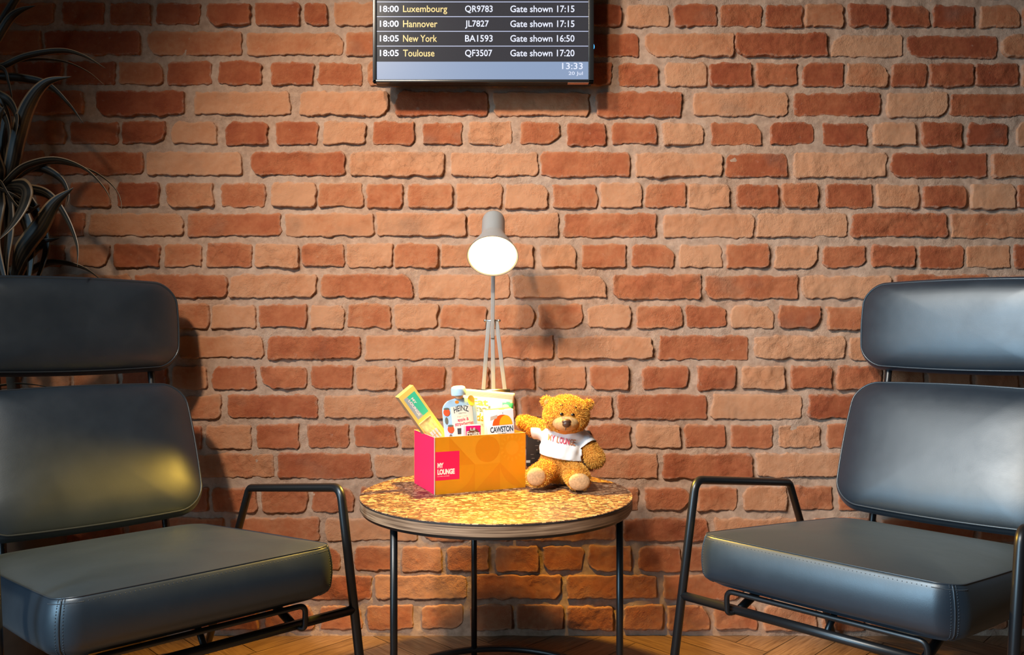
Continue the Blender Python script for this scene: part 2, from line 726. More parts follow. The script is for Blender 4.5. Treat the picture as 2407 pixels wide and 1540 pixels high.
def vnoise(x, y):
    xi, yi = np.floor(x).astype(int), np.floor(y).astype(int)
    fx, fy = x - xi, y - yi
    fx, fy = fx * fx * (3 - 2 * fx), fy * fy * (3 - 2 * fy)
    g = lambda a, b_: LAT[a % 256, b_ % 256]
    return (g(xi, yi) * (1 - fx) + g(xi + 1, yi) * fx) * (1 - fy) + (g(xi, yi + 1) * (1 - fx) + g(xi + 1, yi + 1) * fx) * fy - 0.5


def fbm(x, y, f, o=3):
    s = 0
    a = 1.0
    for _ in range(o):
        s = s + a * vnoise(x * f, y * f)
        f *= 2.1
        a *= 0.5
        x, y = x + 13.7, y + 5.3
    return s


# every course: (top px at left, bottom px at left, drop towards the right, bricks (x0, x1, tone))
ROWS = [
 (-74, -12, 5, [(-120, 110, 1.5), (120, 345, 1.2), (355, 580, 1.6), (590, 815, .6), (825, 1050, 1.2), (1060, 1285, 1), (1295, 1520, .6), (1530, 1755, 1.4), (1765, 1990, .5), (2000, 2225, 1.5), (2235, 2460, .8)]),
 (4, 57, 7, [(-80, 18, 1.3), (30, 126, 1.2), (144, 243, 1.6), (257, 353, 1.5), (366, 472, 1.8), (486, 587, 1.7), (598, 703, 1.6), (715, 770, 1.6), (785, 880, .5), (895, 1000, 1), (1015, 1120, 1.6), (1135, 1240, 1), (1255, 1350, 1), (1370, 1462, 1.8), (1476, 1573, .3), (1583, 1684, 1.7), (1693, 1793, 1.4), (1801, 1888, 1.7), (1893, 1985, .9), (1997, 2084, 1.8), (2095, 2186, 1.7), (2194, 2292, 1.9), (2304, 2400, .9), (2408, 2500, 1.5)]),
 (72, 127, 9, [(-100, 95, 1.3), (104, 329, 1.9), (343, 568, .9), (580, 805, .6), (812, 1000, 1), (1015, 1235, 1), (1250, 1505, 1.6), (1517, 1728, .6), (1731, 1946, 1.7), (1957, 2124, .1), (2133, 2347, 1.8), (2357, 2560, .8)]),
 (143, 198, 6, [(-60, 30, 1.2), (40, 145, 1.8), (155, 270, 1.8), (278, 381, 1), (393, 497, 1.6), (513, 615, 1.7), (636, 737, 1.6), (746, 850, 1.3), (862, 960, .8), (975, 1080, 1), (1095, 1195, 1), (1210, 1310, 1), (1330, 1438, 1.5), (1452, 1548, 1.4), (1563, 1662, .1), (1668, 1768, 1.8), (1778, 1876, 1.4), (1887, 1985, 1.7), (1992, 2089, .8), (2097, 2180, 1.7), (2187, 2288, 1.7), (2295, 2395, 1.9), (2402, 2500, 1)]),
 (213, 269, 6, [(-80, 195, 1.4), (226, 433, 1.9), (456, 680, .3), (703, 913, .3), (930, 1146, 1.6), (1159, 1385, .6), (1400, 1603, 1.4), (1632, 1854, .3), (1868, 2069, 1.7), (2085, 2227, .1), (2234, 2450, 1.6)]),
 (284, 338, 5, [(60, 150, 1.2), (162, 275, 1.6), (283, 388, 1.7), (402, 510, .3), (528, 628, 1.7), (645, 747, 1.4), (759, 858, .2), (875, 973, 1.2), (992, 1086, 1.3), (1100, 1204, .3), (1222, 1315, 1.2), (1331, 1424, 1.7), (1438, 1543, 1.3), (1558, 1655, 0), (1671, 1790, 1.4), (1811, 1916, 1.8), (1936, 2038, 1.8), (2052, 2153, .1), (2168, 2263, 1.8), (2276, 2371, 2), (2392, 2500, .4)]),
 (354, 411, 6, [(-150, 100, 1.2), (113, 335, 1.5), (342, 567, .2), (586, 810, 1.4), (822, 1043, .3), (1057, 1263, .1), (1270, 1480, 1.2), (1493, 1697, .3), (1705, 1853, 1.6), (1867, 2086, .1), (2096, 2320, 1.8), (2333, 2550, 1)]),
 (429, 486, 4, [(85, 150, 1.4), (163, 258, 1.1), (275, 375, 1.8), (392, 500, .7), (518, 623, 1.1), (638, 742, -.1), (748, 853, .8), (860, 947, 1.1), (958, 1062, .8), (1071, 1181, .3), (1188, 1288, 0), (1299, 1404, .9), (1411, 1509, .1), (1516, 1613, 1), (1618, 1716, .2), (1732, 1829, 1.5), (1837, 1926, 1.1), (1943, 2053, 1.6), (2064, 2160, .4), (2171, 2272, 1.7), (2285, 2388, .2), (2393, 2500, 1.5)]),
 (499, 555, 4, [(-20, 197, 1.3), (207, 430, .5), (440, 659, 1.2), (668, 876, .4), (883, 1095, .2), (1100, 1315, .3), (1325, 1542, 1.1), (1558, 1773, .3), (1780, 1993, .1), (2003, 2227, 1.5), (2238, 2450, .9)]),
 (572, 627, 4, [(85, 152, 1.3), (163, 258, .7), (268, 375, 1.5), (386, 473, .9), (484, 590, 1.2), (597, 702, .3), (708, 808, 1.1), (814, 922, .1), (926, 1028, .9), (1035, 1140, .5), (1150, 1255, .5), (1270, 1352, .1), (1367, 1472, 1.1), (1485, 1586, 1.1), (1597, 1698, -.1), (1707, 1807, 1.2), (1823, 1922, .3), (1933, 2034, 1.3), (2049, 2152, 1.5), (2162, 2265, 1.6), (2273, 2377, .6), (2386, 2490, 1.7)]),
 (643, 699, 4, [(-50, 95, 1), (100, 308, .6), (315, 532, 1.3), (537, 744, .3), (753, 970, 1.1), (983, 1198, .1), (1204, 1424, .2), (1440, 1648, 1.2), (1657, 1877, 1.2), (1886, 2094, .1), (2106, 2330, 1.4), (2336, 2550, 1.1)]),
 (715, 770, 3, [(405, 490, .9), (496, 603, .3), (608, 720, 1.2), (729, 810, .1), (816, 919, 1), (926, 1030, .1), (1035, 1144, .8), (1160, 1256, .6), (1267, 1370, .9), (1380, 1482, .1), (1496, 1603, 1.1), (1611, 1710, 1.4), (1719, 1820, .2), (1831, 1932, 1.5), (1945, 2045, 1.1), (2060, 2160, 1)]),
 (788, 843, 3, [(200, 412, .9), (420, 620, .5), (630, 845, 1.4), (857, 1069, .4), (1078, 1300, .8), (1310, 1533, .4), (1548, 1759, 1.3), (1775, 1985, .1), (1998, 2200, .5)]),
 (860, 915, 2, [(400, 485, .6), (497, 602, 1.4), (612, 720, 1.2), (728, 831, 1.3), (838, 932, .5), (946, 1045, 1.2), (1060, 1150, 1), (1157, 1258, 1), (1267, 1378, .5), (1387, 1480, 1), (1511, 1618, 1.4), (1638, 1730, 1.5), (1743, 1845, .4), (1858, 1954, 1.4), (1968, 2072, 1.4), (2077, 2170, .6)]),
 (929, 985, 0, [(230, 425, 1), (432, 519, .7), (534, 746, 1.5), (760, 975, .4), (985, 1212, 1.1), (1225, 1440, .9), (1452, 1662, 1.4), (1674, 1884, .3), (1900, 2110, 1.7)]),
 (999, 1055, 0, [(380, 472, 1.4), (482, 590, .4), (600, 704, 1.4), (722, 820, 1.3), (832, 931, 1.4), (940, 1040, .6), (1055, 1150, 1), (1165, 1265, 1), (1280, 1370, 1), (1380, 1484, 1.1), (1495, 1600, .2), (1610, 1708, 1.3), (1721, 1818, 1.3), (1831, 1930, .5), (1946, 2050, 1.2)]),
 (1067, 1124, 0, [(400, 642, .7), (650, 873, 1.5), (880, 1080, .4), (1090, 1315, 1), (1330, 1545, .8), (1557, 1770, 1.4), (1778, 2000, .3), (2010, 2200, 1)]),
 (1149, 1206, -6, [(390, 488, 1.4), (500, 604, 1.2), (615, 722, 1.2), (731, 833, 1.2), (845, 940, 1.2), (955, 1050, 1), (1065, 1160, 1), (1175, 1275, 1), (1290, 1390, 1), (1405, 1500, 1), (1516, 1618, 1.2), (1640, 1733, 1.1), (1748, 1850, .4), (1865, 1958, 1.2), (1973, 2075, 1.2), (2090, 2190, 1)]),
 (1219, 1273, 0, [(300, 523, 1.2), (540, 750, 1), (763, 978, .3), (990, 1205, 1), (1215, 1450, .9), (1465, 1664, 1.3), (1679, 1880, .4), (1910, 2060, 1.2), (2075, 2290, 1.1)]),
 (1286, 1343, 0, [(480, 580, 1), (590, 690, 1), (703, 800, 1.2), (834, 932, 1.2), (944, 1040, .6), (1052, 1150, 1), (1165, 1265, 1), (1275, 1372, 1), (1382, 1485, .9), (1499, 1601, 1.3), (1612, 1710, 1.1), (1725, 1825, 1), (1840, 1940, 1)]),
 (1353, 1410, 0, [(430, 655, 1), (665, 873, 1.3), (880, 1098, .4), (1110, 1319, 1.1), (1333, 1545, 1), (1560, 1750, 1.1), (1775, 1980, 1), (1990, 2200, 1)]),
 (1425, 1482, 0, [(500, 605, 1), (622, 738, 1.1), (750, 850, 1), (862, 970, 1), (990, 1090, .7), (1105, 1205, 1), (1215, 1325, 1), (1334, 1442, 1.1), (1466, 1560, 1), (1570, 1670, .9), (1680, 1780, 1), (1795, 1920, .7), (1932, 2030, 1)]),
]


def build_wall():
    V, F, tone, mort, edge, rnd = [], [], [], [], [], []
    base = 0
    r = random.Random(3)
    rows = []
    for (yt, yb, drop, bl) in ROWS:
        bl = list(bl)
        long_ = (bl[0][1] - bl[0][0]) > 150 or (len(bl) > 1 and (bl[1][1] - bl[1][0]) > 150)
        w, g = (215, 12) if long_ else (101, 12)
        while bl[0][0] > -420:
            x1 = bl[0][0] - g
            bl.insert(0, (x1 - w, x1, r.uniform(0.2, 1.8)))
        while bl[-1][1] < 2830:
            x0 = bl[-1][1] + g
            bl.append((x0, x0 + w, r.uniform(0.2, 1.8)))
        rows.append((yt, yb, drop, bl))
    for k in range(1, 6):                        # courses above the picture
        stretcher = k % 2 == 0
        w, g = (215, 12) if stretcher else (101, 12)
        x = -420 + r.uniform(0, 40)
        bl = []
        while x < 2830:
            bl.append((x, x + w, r.uniform(0.2, 1.8)))
            x += w + g
        rows.append((-74 - 71 * k, -18 - 71 * k, 5, bl))
    for (yt, yb, drop, bl) in rows:
        for (x0, x1, tn) in bl:
            xm = (x0 + x1) / 2
            dy = drop * xm / 2407.0 * (1.0 if drop > 0 else 1.0)
            jt, jb = r.uniform(-2.0, 2.0), r.uniform(-2.0, 2.0)
            X0, X1 = (x0 - 0.5 - 1203.5) * PXM, (x1 + 0.5 - 1203.5) * PXM
            Z1, Z0 = CAMZ - (yt - 0.4 + dy + jt - 770) * PXM, CAMZ - (yb + 0.4 + dy + jb - 770) * PXM
            hw, hh = (X1 - X0) / 2, (Z1 - Z0) / 2
            cx, cz = (X0 + X1) / 2, (Z0 + Z1) / 2
            nu = max(12, int(hw * 2 / 0.0027))
            nv = 22
            s = np.linspace(-1, 1, nu + 1)
            t = np.linspace(-1, 1, nv + 1)
            s = np.sign(s) * (1 - (1 - np.abs(s)) ** 1.25)
            t = np.sign(t) * (1 - (1 - np.abs(t)) ** 1.45)
            S_, T_ = np.meshgrid(s, t, indexing='ij')
            x, z = S_ * hw, T_ * hh
            for sx in (-1, 1):
                for sz in (-1, 1):
                    cr = min(0.004 + abs(r.gauss(0, 0.006)), 0.02)
                    ccx, ccz = sx * (hw - cr), sz * (hh - cr)
                    dx, dz = (x - ccx) * sx, (z - ccz) * sz
                    mk = (dx > 0) & (dz > 0)
                    mm = np.maximum(dx, dz)
                    ln = np.sqrt(dx * dx + dz * dz) + 1e-9
                    x = np.where(mk, ccx + sx * dx / ln * mm, x)
                    z = np.where(mk, ccz + sz * dz / ln * mm, z)
            e = np.minimum((1 - np.abs(S_)) * hw, (1 - np.abs(T_)) * hh)
            wx, wz = cx + x, cz + z
            fall = np.exp(-e / 0.012)
            x = x + fall * fbm(wx + 3, wz + 9, 38, 4) * 0.0066
            z = z + fall * fbm(wx + 31, wz + 2, 38, 4) * 0.0062
            x = x + np.exp(-e / 0.004) * fbm(wx + 11, wz + 4, 150, 2) * 0.0030
            z = z + np.exp(-e / 0.004) * fbm(wx + 1, wz + 24, 150, 2) * 0.0030
            # an occasional broken corner
            if r.random() < 0.3:
                sx, sz = r.choice((-1, 1)), r.choice((-1, 1))
                rad = r.uniform(0.015, 0.03)
                dd = np.sqrt((x - sx * hw) ** 2 + (z - sz * hh) ** 2)
                k = np.clip(1 - dd / rad, 0, 1)
                x = x - sx * k * rad * 0.35
                z = z - sz * k * rad * 0.3
            rd = r.random()
            proud = r.uniform(-0.0025, 0.0025)
            rough_amp = 0.002 + 0.004 * rd ** 2
            tilt = r.uniform(-0.012, 0.012)
            y = proud + tilt * x + fbm(wx + rd * 50, wz, 28, 4) * rough_amp
            rr = 0.0032
            q = np.clip(1 - e / rr, 0, 1)
            y = y + 0.0030 * q ** 2.0
            y = np.where(e < 1e-6, 0.026, y)
            n = x.size
            V.append(np.stack([cx + x.ravel(), y.ravel(), cz + z.ravel()], 1))
            tone.append(np.full(n, tn))
            mort.append(np.zeros(n))
            edge.append(np.clip(e.ravel() / 0.009, 0, 1))
            rnd.append(np.full(n, rd))
            ii, jj = np.meshgrid(np.arange(nu), np.arange(nv), indexing='ij')
            a = base + ii * (nv + 1) + jj
            F.append(np.stack([a, a + nv + 1, a + nv + 2, a + 1], -1).reshape(-1, 4))
            base += n
    # mortar bed
    gx = np.arange(-1.75, 1.7501, 0.0075)
    gz = np.arange(0.0, 1.98, 0.0075)
    GX, GZ = np.meshgrid(gx, gz, indexing='ij')
    gy = 0.0068 + fbm(GX + 7, GZ + 1, 16, 3) * 0.006 + fbm(GX, GZ, 70, 2) * 0.003
    gy = np.maximum(gy, 0.0036)
    n = GX.size
    V.append(np.stack([GX.ravel(), gy.ravel(), GZ.ravel()], 1))
    tone.append(np.zeros(n))
    mort.append(np.ones(n))
    edge.append(np.ones(n))
    rnd.append(np.full(n, 0.3))
    nvz = len(gz)
    ii, jj = np.meshgrid(np.arange(len(gx) - 1), np.arange(nvz - 1), indexing='ij')
    a = base + ii * nvz + jj
    F.append(np.stack([a, a + nvz, a + nvz + 1, a + 1], -1).reshape(-1, 4))
    base += n
    # the wall has a body behind its face
    body = np.array([(sx * 1.75, y, z) for sx in (-1, 1) for y in (0.016, 0.22) for z in (0, 1.9725)])
    V.append(body)
    for arr in (tone, edge, rnd):
        arr.append(np.full(8, 1.0))
    mort.append(np.ones(8))
    F.append(base + np.array([(2, 3, 7, 6), (0, 2, 6, 4), (1, 5, 7, 3), (0, 1, 3, 2), (4, 6, 7, 5)]))
    V = np.concatenate(V)
    F = np.concatenate(F)
    me = bpy.data.meshes.new('wall_back')
    me.from_pydata(V.tolist(), [], F.tolist())
    for nm, arr in (('tone', tone), ('mortar', mort), ('edge', edge), ('rnd', rnd)):
        at = me.attributes.new(nm, 'FLOAT', 'POINT')
        at.data.foreach_set('value', np.concatenate(arr).astype(np.float32))
    me.polygons.foreach_set('use_smooth', [True] * len(me.polygons))
    me.materials.append(M['brick'])
    me.update()
    o = bpy.data.objects.new('wall_back', me)
    COL.objects.link(o)
    return tag(o, 'weathered red brick wall in pale mortar behind the chairs', 'wall', kind='structure')


build_wall()


# ------------------------------------------------------------------ parquet floor
def build_floor():
    W_, k = 0.085, 5
    ca = math.cos(math.radians(45))
    V, F, G, R_ = [], [], [], []
    r = random.Random(5)
    lim_x, y0, y1 = 1.75, -2.6, 0.012
    gap = 0.0009

    def plank(ox, oy, hor):
        w, h = (k, 1) if hor else (1, k)
        pts = [(ox, oy), (ox + w, oy), (ox + w, oy + h), (ox, oy + h)]
        mx, my = ox + w / 2, oy + h / 2
        q = []
        for (x, y) in pts:
            x, y = x * W_, y * W_
            x += gap if x < mx * W_ else -gap
            y += gap if y < my * W_ else -gap
            q.append(((x - y) * ca, (x + y) * ca - 1.3))
        if min(p[1] for p in q) > y1 - 0.001 or max(p[1] for p in q) < y0 or min(p[0] for p in q) > lim_x or max(p[0] for p in q) < -lim_x:
            return
        loc = [(0, 0), (w, 0), (w, h), (0, h)]
        # clip to the wall line
        poly = list(zip(q, loc))
        out = []
        for i in range(4):
            (p, l), (p2, l2) = poly[i], poly[(i + 1) % 4]
            if p[1] <= y1:
                out.append((p, l))
            if (p[1] <= y1) != (p2[1] <= y1):
                t = (y1 - p[1]) / (p2[1] - p[1])
                out.append(((p[0] + (p2[0] - p[0]) * t, y1), (l[0] + (l2[0] - l[0]) * t, l[1] + (l2[1] - l[1]) * t)))
        n = len(V)
        rv = r.random()
        offs = (r.random() * 40, r.random() * 40)
        for (p, l) in out:
            V.append((p[0], p[1], 0.0))
            g = l if hor else (l[1], l[0])
            G.append((g[0] * 0.09 + offs[0], g[1] * 0.09 + offs[1], rv))
            R_.append(rv)
        F.append(tuple(range(n, n + len(out))))
    for i in range(-60, 70):
        for m_ in range(-8, 9):
            plank(i + 2 * k * m_, i, True)
            plank(i + 2 * k * m_, i + 1, False)
    n = len(V)
    for p in ((-lim_x - .3, y0 - .3, -0.0015), (lim_x + .3, y0 - .3, -0.0015), (lim_x + .3, y1, -0.0015), (-lim_x - .3, y1, -0.0015),
              (-lim_x - .3, y0 - .3, -0.06), (lim_x + .3, y0 - .3, -0.06), (lim_x + .3, y1, -0.06), (-lim_x - .3, y1, -0.06)):
        V.append(p)
        G.append((0, 0, 0))
        R_.append(0.0)
    for f in ((0, 1, 2, 3), (4, 7, 6, 5), (0, 4, 5, 1), (1, 5, 6, 2), (2, 6, 7, 3), (3, 7, 4, 0)):
        F.append(tuple(n + i for i in f))
    me = bpy.data.meshes.new('floor')
    me.from_pydata(V, [], F)
    at = me.attributes.new('grain', 'FLOAT_VECTOR', 'POINT')
    at.data.foreach_set('vector', np.array(G, dtype=np.float32).ravel())
    at = me.attributes.new('rnd', 'FLOAT', 'POINT')
    at.data.foreach_set('value', np.array(R_, dtype=np.float32))
    me.materials.append(M['floor'])
    o = bpy.data.objects.new('floor', me)
    COL.objects.link(o)
    tag(o, 'oak herringbone parquet floor in front of the brick wall', 'floor', kind='structure')


build_floor()


# ------------------------------------------------------------------ lounge chairs
CH = dict(w=.2163, dep=.5826, zf=.3887, zb=.3249, t=.0857, a=.2772, v1=-.0812, z1=.4683, v2=-.4583, z2=.4142, v4=.0207,
          z3=.2552, v5=-.6851, c=.2085, vb1=-.5395, zb1=.3721, vb2=-.6574, zb2=.633, vb3=-.6862, zb3=.6759, vb4=-.7096, zb4=.863)


def rrect(hw, hh, r, n=10, m=14, bow=0.0):
    """closed outline of a rounded rectangle, sides sampled too and slightly bowed"""
    pts = []
    cs = [(hw - r, hh - r, 0), (-hw + r, hh - r, 90), (-hw + r, -hh + r, 180), (hw - r, -hh + r, 270)]
    for i, (x, y, a0) in enumerate(cs):
        for j in range(n + 1):
            a = math.radians(a0 + 90 * j / n)
            pts.append((x + r * math.cos(a), y + r * math.sin(a)))
        x2, y2, a2 = cs[(i + 1) % 4]
        a = math.radians(a2)
        e = (x2 + r * math.cos(a), y2 + r * math.sin(a))
        s = pts[-1]
        for j in range(1, m):
            t = j / m
            pts.append((s[0] + (e[0] - s[0]) * t, s[1] + (e[1] - s[1]) * t))
    if bow:
        pts = [(x + math.copysign(bow * (1 - (y / hh) ** 2), x) * min(1, abs(x) / hw) ** 6,
                y + math.copysign(bow * (1 - (x / hw) ** 2), y) * min(1, abs(y) / hh) ** 6) for x, y in pts]
    return pts


def cushion(half_w, h, thick, bulge, r, bow):
    """padded back cushion: x across, y up the slope from 0 to h, z forward (front seam at z = 0)"""
    out = rrect(half_w, h / 2, r, bow=bow)
    n = len(out)
    mb = MB()
    rings = []
    for t in (1.0, .985, .96, .92, .86, .78, .66, .5, .32, .15):
        z = bulge * (1 - t ** 6) ** 0.8 * (0.78 + 0.22 * (1 - t ** 2))
        rings.append([(x * t, y * t + h / 2, z) for x, y in out])
    side = []
    for g, k, z in ((0, 1, -0.0015), (.0035, 1, -thick * .12), (.0065, 1, -thick * .3), (.0080, 1, -thick * .5), (.0070, 1, -thick * .7), (.002, 1, -thick * .9),
                    (-.008, 1, -thick), (0, .6, -thick * 1.03), (0, .2, -thick * 1.04)):
        gx, gy = (1 + g / half_w) * k, (1 + g / (h / 2)) * k
        side.append([(x * gx, y * gy + h / 2, z) for x, y in out])
    seq = rings[::-1] + side
    vs = [p for ring in seq for p in ring]
    fs = []
    for i in range(len(seq) - 1):
        for j in range(n):
            fs.append((i * n + j, (i + 1) * n + j, (i + 1) * n + (j + 1) % n, i * n + (j + 1) % n))
    fs.append(tuple(range(n)))
    fs.append(tuple((len(seq) - 1) * n + j for j in range(n))[::-1])
    mb.add(vs, fs)
    pipe = MB().tube([(x * 1.003, y * 1.003 + h / 2, 0.0) for x, y in out], 0.0021, 6, True)
    pipe.tube([(x * 1.005, y * 1.005 + h / 2, -thick * .88) for x, y in out], 0.0017, 6, True)
    return mb, pipe


def seat_mesh():
    w, dep, t = CH['w'], CH['dep'], CH['t']
    out = rrect(w, dep / 2, 0.034, n=12, m=18, bow=0.004)
    n = len(out)

    def zs(y):      # y local: front edge at -dep/2 (towards the sitter's knees)
        return CH['zf'] + (CH['zb'] - CH['zf']) * (y + dep / 2) / dep
    seq = []
    for k in (.1, .3, .5, .66, .78, .87, .93, .965, .985, 1.0):
        seq.append([(x * k, y * k, zs(y * k) + 0.019 * (1 - k ** 3.6)) for x, y in out])
    for q in (.04, .12, .25, .4, .55, .7, .82, .9, .96, 1.0):
        b = 0.013 * math.sin(math.pi * min(1, q * 0.98)) ** 0.7
        inn = 0.0 if q < .82 else -0.02 * ((q - .82) / .18) ** 2
        ring = []
        for x, y in out:
            l = math.hypot(x / w, y / (dep / 2))
            nx, ny = x / w, y / (dep / 2)
            ax = abs(nx) ** 8
            ay = abs(ny) ** 8
            s = max(1e-9, ax + ay)
            dx, dy = math.copysign(ax / s, x), math.copysign(ay / s, y)
            ring.append((x + dx * (b + inn), y + dy * (b + inn), zs(y) - q * t))
        seq.append(ring)
    for k in (.93, .6, .2):
        seq.append([(x * k, y * k, zs(y * k) - t - 0.003) for x, y in out])
    vs = [(p[0], p[1] + dep / 2, p[2]) for ring in seq for p in ring]
    fs = []
    for i in range(len(seq) - 1):
        for j in range(n):
            fs.append((i * n + j, (i + 1) * n + j, (i + 1) * n + (j + 1) % n, i * n + (j + 1) % n))
    fs.append(tuple(range(n)))
    fs.append(tuple((len(seq) - 1) * n + j for j in range(n))[::-1])
    mb = MB().add(vs, fs)
    seam = MB().tube([(x * 1.0, y + dep / 2, zs(y) + 0.0002) for x, y in out], 0.0011, 6, True)
    # upright seams at the two front corners, found on the side rings
    st = MB()
    rings = [seq[9 + i] for i in range(0, 11)]
    fl = [j for j, (x, y) in enumerate(out)]
    for sx in (-1, 1):
        j0 = min(fl, key=lambda j: (out[j][0] - sx * (w - 0.010)) ** 2 + (out[j][1] + dep / 2 - 0.010) ** 2)
        line = [Vector((rg[j0][0], rg[j0][1] + dep / 2, rg[j0][2])) for rg in rings]
        seam.tube(line, 0.0014, 6)
        for dj in (-1, 1):
            for i in range(26):
                u = i / 25 * (len(rings) - 2)
                a, b_ = int(u), min(int(u) + 1, len(rings) - 1)
                f_ = u - a
                q = rings[a][(j0 + dj) % n]
                q2 = rings[b_][(j0 + dj) % n]
                p = Vector(q) * (1 - f_) + Vector(q2) * f_
                st.ell((p.x, p.y + dep / 2, p.z), (.0009, .0009, .0011), nu=6, nv=4)
    # stitches just under the front seam
    top, nxt = seq[9], seq[11]
    for i in range(n):
        if out[i][1] < -dep / 2 + 0.03:
            a, b_ = Vector(top[i]), Vector(nxt[i])
            p = a * .35 + b_ * .65
            c_ = Vector(nxt[(i + 1) % n]) * .65 + Vector(top[(i + 1) % n]) * .35
            for f_ in (0, .33, .66):
                q = p * (1 - f_) + c_ * f_
                st.ell((q.x, q.y + dep / 2, q.z), (.0013, .0009, .0008), nu=6, nv=4)
    return mb, seam, st


def make_chair(label):
    C_ = CH
    root = thing('lounge_chair', (0, 0, 0), label, 'chair', group='pair of black leather lounge chairs')
    L_ = M['leather']
    mb, seam, st = seat_mesh()
    seat = mb.build('seat', L_, root)
    seam.build('seam', M['piping'], seat)
    st.build('stitching', M['stitch'], seat)
    for nm, i0, i1, bul in (('backrest', '1', '2', 0.024), ('headrest', '3', '4', 0.020)):
        p0 = Vector((0, -C_['vb' + i0], C_['zb' + i0]))
        p1 = Vector((0, -C_['vb' + i1], C_['zb' + i1]))
        h = (p1 - p0).length
        ey = (p1 - p0).normalized()
        ex = Vector((1, 0, 0))
        ez = ex.cross(ey)                # forward and slightly up
        if ez.y > 0:
            ez = -ez
        cm, pp = cushion(C_['c'], h, 0.042, bul, 0.045 if nm == 'headrest' else 0.05, 0.006)
        Mx = Matrix((ex, ey, ez)).transposed().to_4x4()
        Mx.translation = p0
        o = cm.build(nm, L_, root)
        o.data.transform(Mx)
        if Mx.determinant() < 0:
            o.data.flip_normals()
        q = pp.build('piping', M['piping'], o)
        q.data.transform(Mx)
    r = 0.0083
    BM_ = M['black_metal']
    for s in (-1, 1):
        a = C_['a'] * s
        pts = [(a, -C_['v4'], 0.002), (a, -C_['v1'], C_['z1']), (a, -C_['v2'], C_['z2']), (a, -C_['v5'], 0.002)]
        MB().tube(fillet(pts, 0.026, 8), r, 14).build('arm_frame', BM_, root)
    k = C_['z3'] / C_['z1']
    vc = C_['v4'] + (C_['v1'] - C_['v4']) * k
    MB().tube([(-C_['a'], -vc, C_['z3']), (C_['a'], -vc, C_['z3'])], r * .98, 14).build('front_crossbar', BM_, root)
    k = .20 / C_['z2']
    vr = C_['v5'] + (C_['v2'] - C_['v5']) * k
    MB().tube([(-C_['a'], -vr, .20), (C_['a'], -vr, .20)], r * .9, 14).build('rear_crossbar', BM_, root)
    ub = 0.158
    zt = C_['zf'] - C_['t'] - 0.011
    zl = C_['z3'] - .003
    for s in (-1, 1):
        # rail under the seat, rising to the back and carrying the back cushions
        under = lambda y: C_['zf'] + (C_['zb'] - C_['zf']) * y / C_['dep'] - C_['t'] - .012
        pts = [(s * ub, -vc + .002, zl + .002), (s * ub, -vc + .02, zl + .008), (s * ub, .12, under(.12)), (s * ub, C_['dep'] - .05, under(C_['dep'] - .05)),
               (s * ub, C_['dep'] + .022, under(C_['dep']) + .04), (s * ub, -C_['vb2'] + .05, C_['zb2']), (s * ub, -C_['vb4'] + .05, C_['zb4'] - .03)]
        MB().tube(fillet(pts, 0.04, 6), 0.0078, 12).build('back_post', BM_, root)
    rod = [(-ub - .004, -vc, zl), (-ub - .012, .018, zl - .002), (-ub - .012, .016, zt), (ub + .012, .016, zt), (ub + .012, .018, zl - .002), (ub + .004, -vc, zl)]
    MB().tube(fillet(rod, 0.014, 6), 0.0048, 10).build('seat_support_rod', BM_, root)
    MB().tube([(0.005, -vc, C_['z3']), (0.005, .075, C_['zf'] - C_['t'] - .012)], 0.0055, 10).build('support_strut', BM_, root)
    return root


def dup(root, loc, rz, label):
    n = root.copy()
    COL.objects.link(n)
    n.location = loc
    n.rotation_euler = (0, 0, rz)
    n['label'] = label
    for ch in root.children:
        c_ = ch.copy()
        COL.objects.link(c_)
        c_.parent = n
        for g in ch.children:
            d_ = g.copy()
            COL.objects.link(d_)
            d_.parent = c_
    return n


chair = make_chair('black leather lounge chair on the left, in front of the potted plant')
chair.location = (-.4648, -.7656, 0)
chair.rotation_euler = (0, 0, .7452)
dup(chair, (.4914, -.6955, 0), -.7966, 'black leather lounge chair on the right of the round table, without a plant behind it')


# ------------------------------------------------------------------ round side table
TX, TY, TZ, TR = -.0313, -.3745, .431, .272


def build_table():
    root = thing('side_table', (TX, TY, 0), 'round side table with brown flecked top, plywood edge and black legs', 'table')
    top = MB().lathe([(0.0, 0), (TR * .5, 0), (TR - .0012, 0), (TR, -.0012), (TR, -.0042), (TR - .02, -.0044), (0.0, -.0044)], (0, 0, TZ), seg=128, mi=0)
    for i, f in enumerate(top.f):           # the laminate's dark rim
        pass
    o = top.build('table_top', [M['chips'], M['dark_edge']], root)
    for p in o.data.polygons:
        if p.center.length > 0 and math.hypot(p.center.x, p.center.y) > TR - .004 and p.normal.z < 0.6:
            p.material_index = 1
    auto_sharp(o, 30)
    e = MB().lathe([(TR - .03, -.0046), (TR - .0005, -.0046), (TR - .0005, -.0225), (TR - .0015, -.0235), (TR - .03, -.0235), (0.0, -.0235)], (0, 0, TZ), seg=128).build('plywood_edge', M['ply'], root)
    auto_sharp(e, 30)
    u = MB().lathe([(TR - .012, -.0237), (TR - .002, -.0237), (TR - .004, -.0285), (TR - .014, -.0285), (TR - .014, -.0237)], (0, 0, TZ), seg=128).build('rim_ring', M['black_metal'], root)
    auto_sharp(u, 30)
    rl = .25
    for d in (90, 210, 330):
        a = math.radians(d + 13)
        x, y = rl * math.cos(a), rl * math.sin(a)
        MB().tube([(x, y, 0.0), (x, y, TZ - .0236)], .0068, 14).build('leg', M['black_metal'], root)
    ring = [(rl * math.cos(2 * math.pi * i / 96), rl * math.sin(2 * math.pi * i / 96), .019) for i in range(96)]
    MB().tube(ring, .0075, 10, True).build('base_ring', M['black_metal'], root)


build_table()


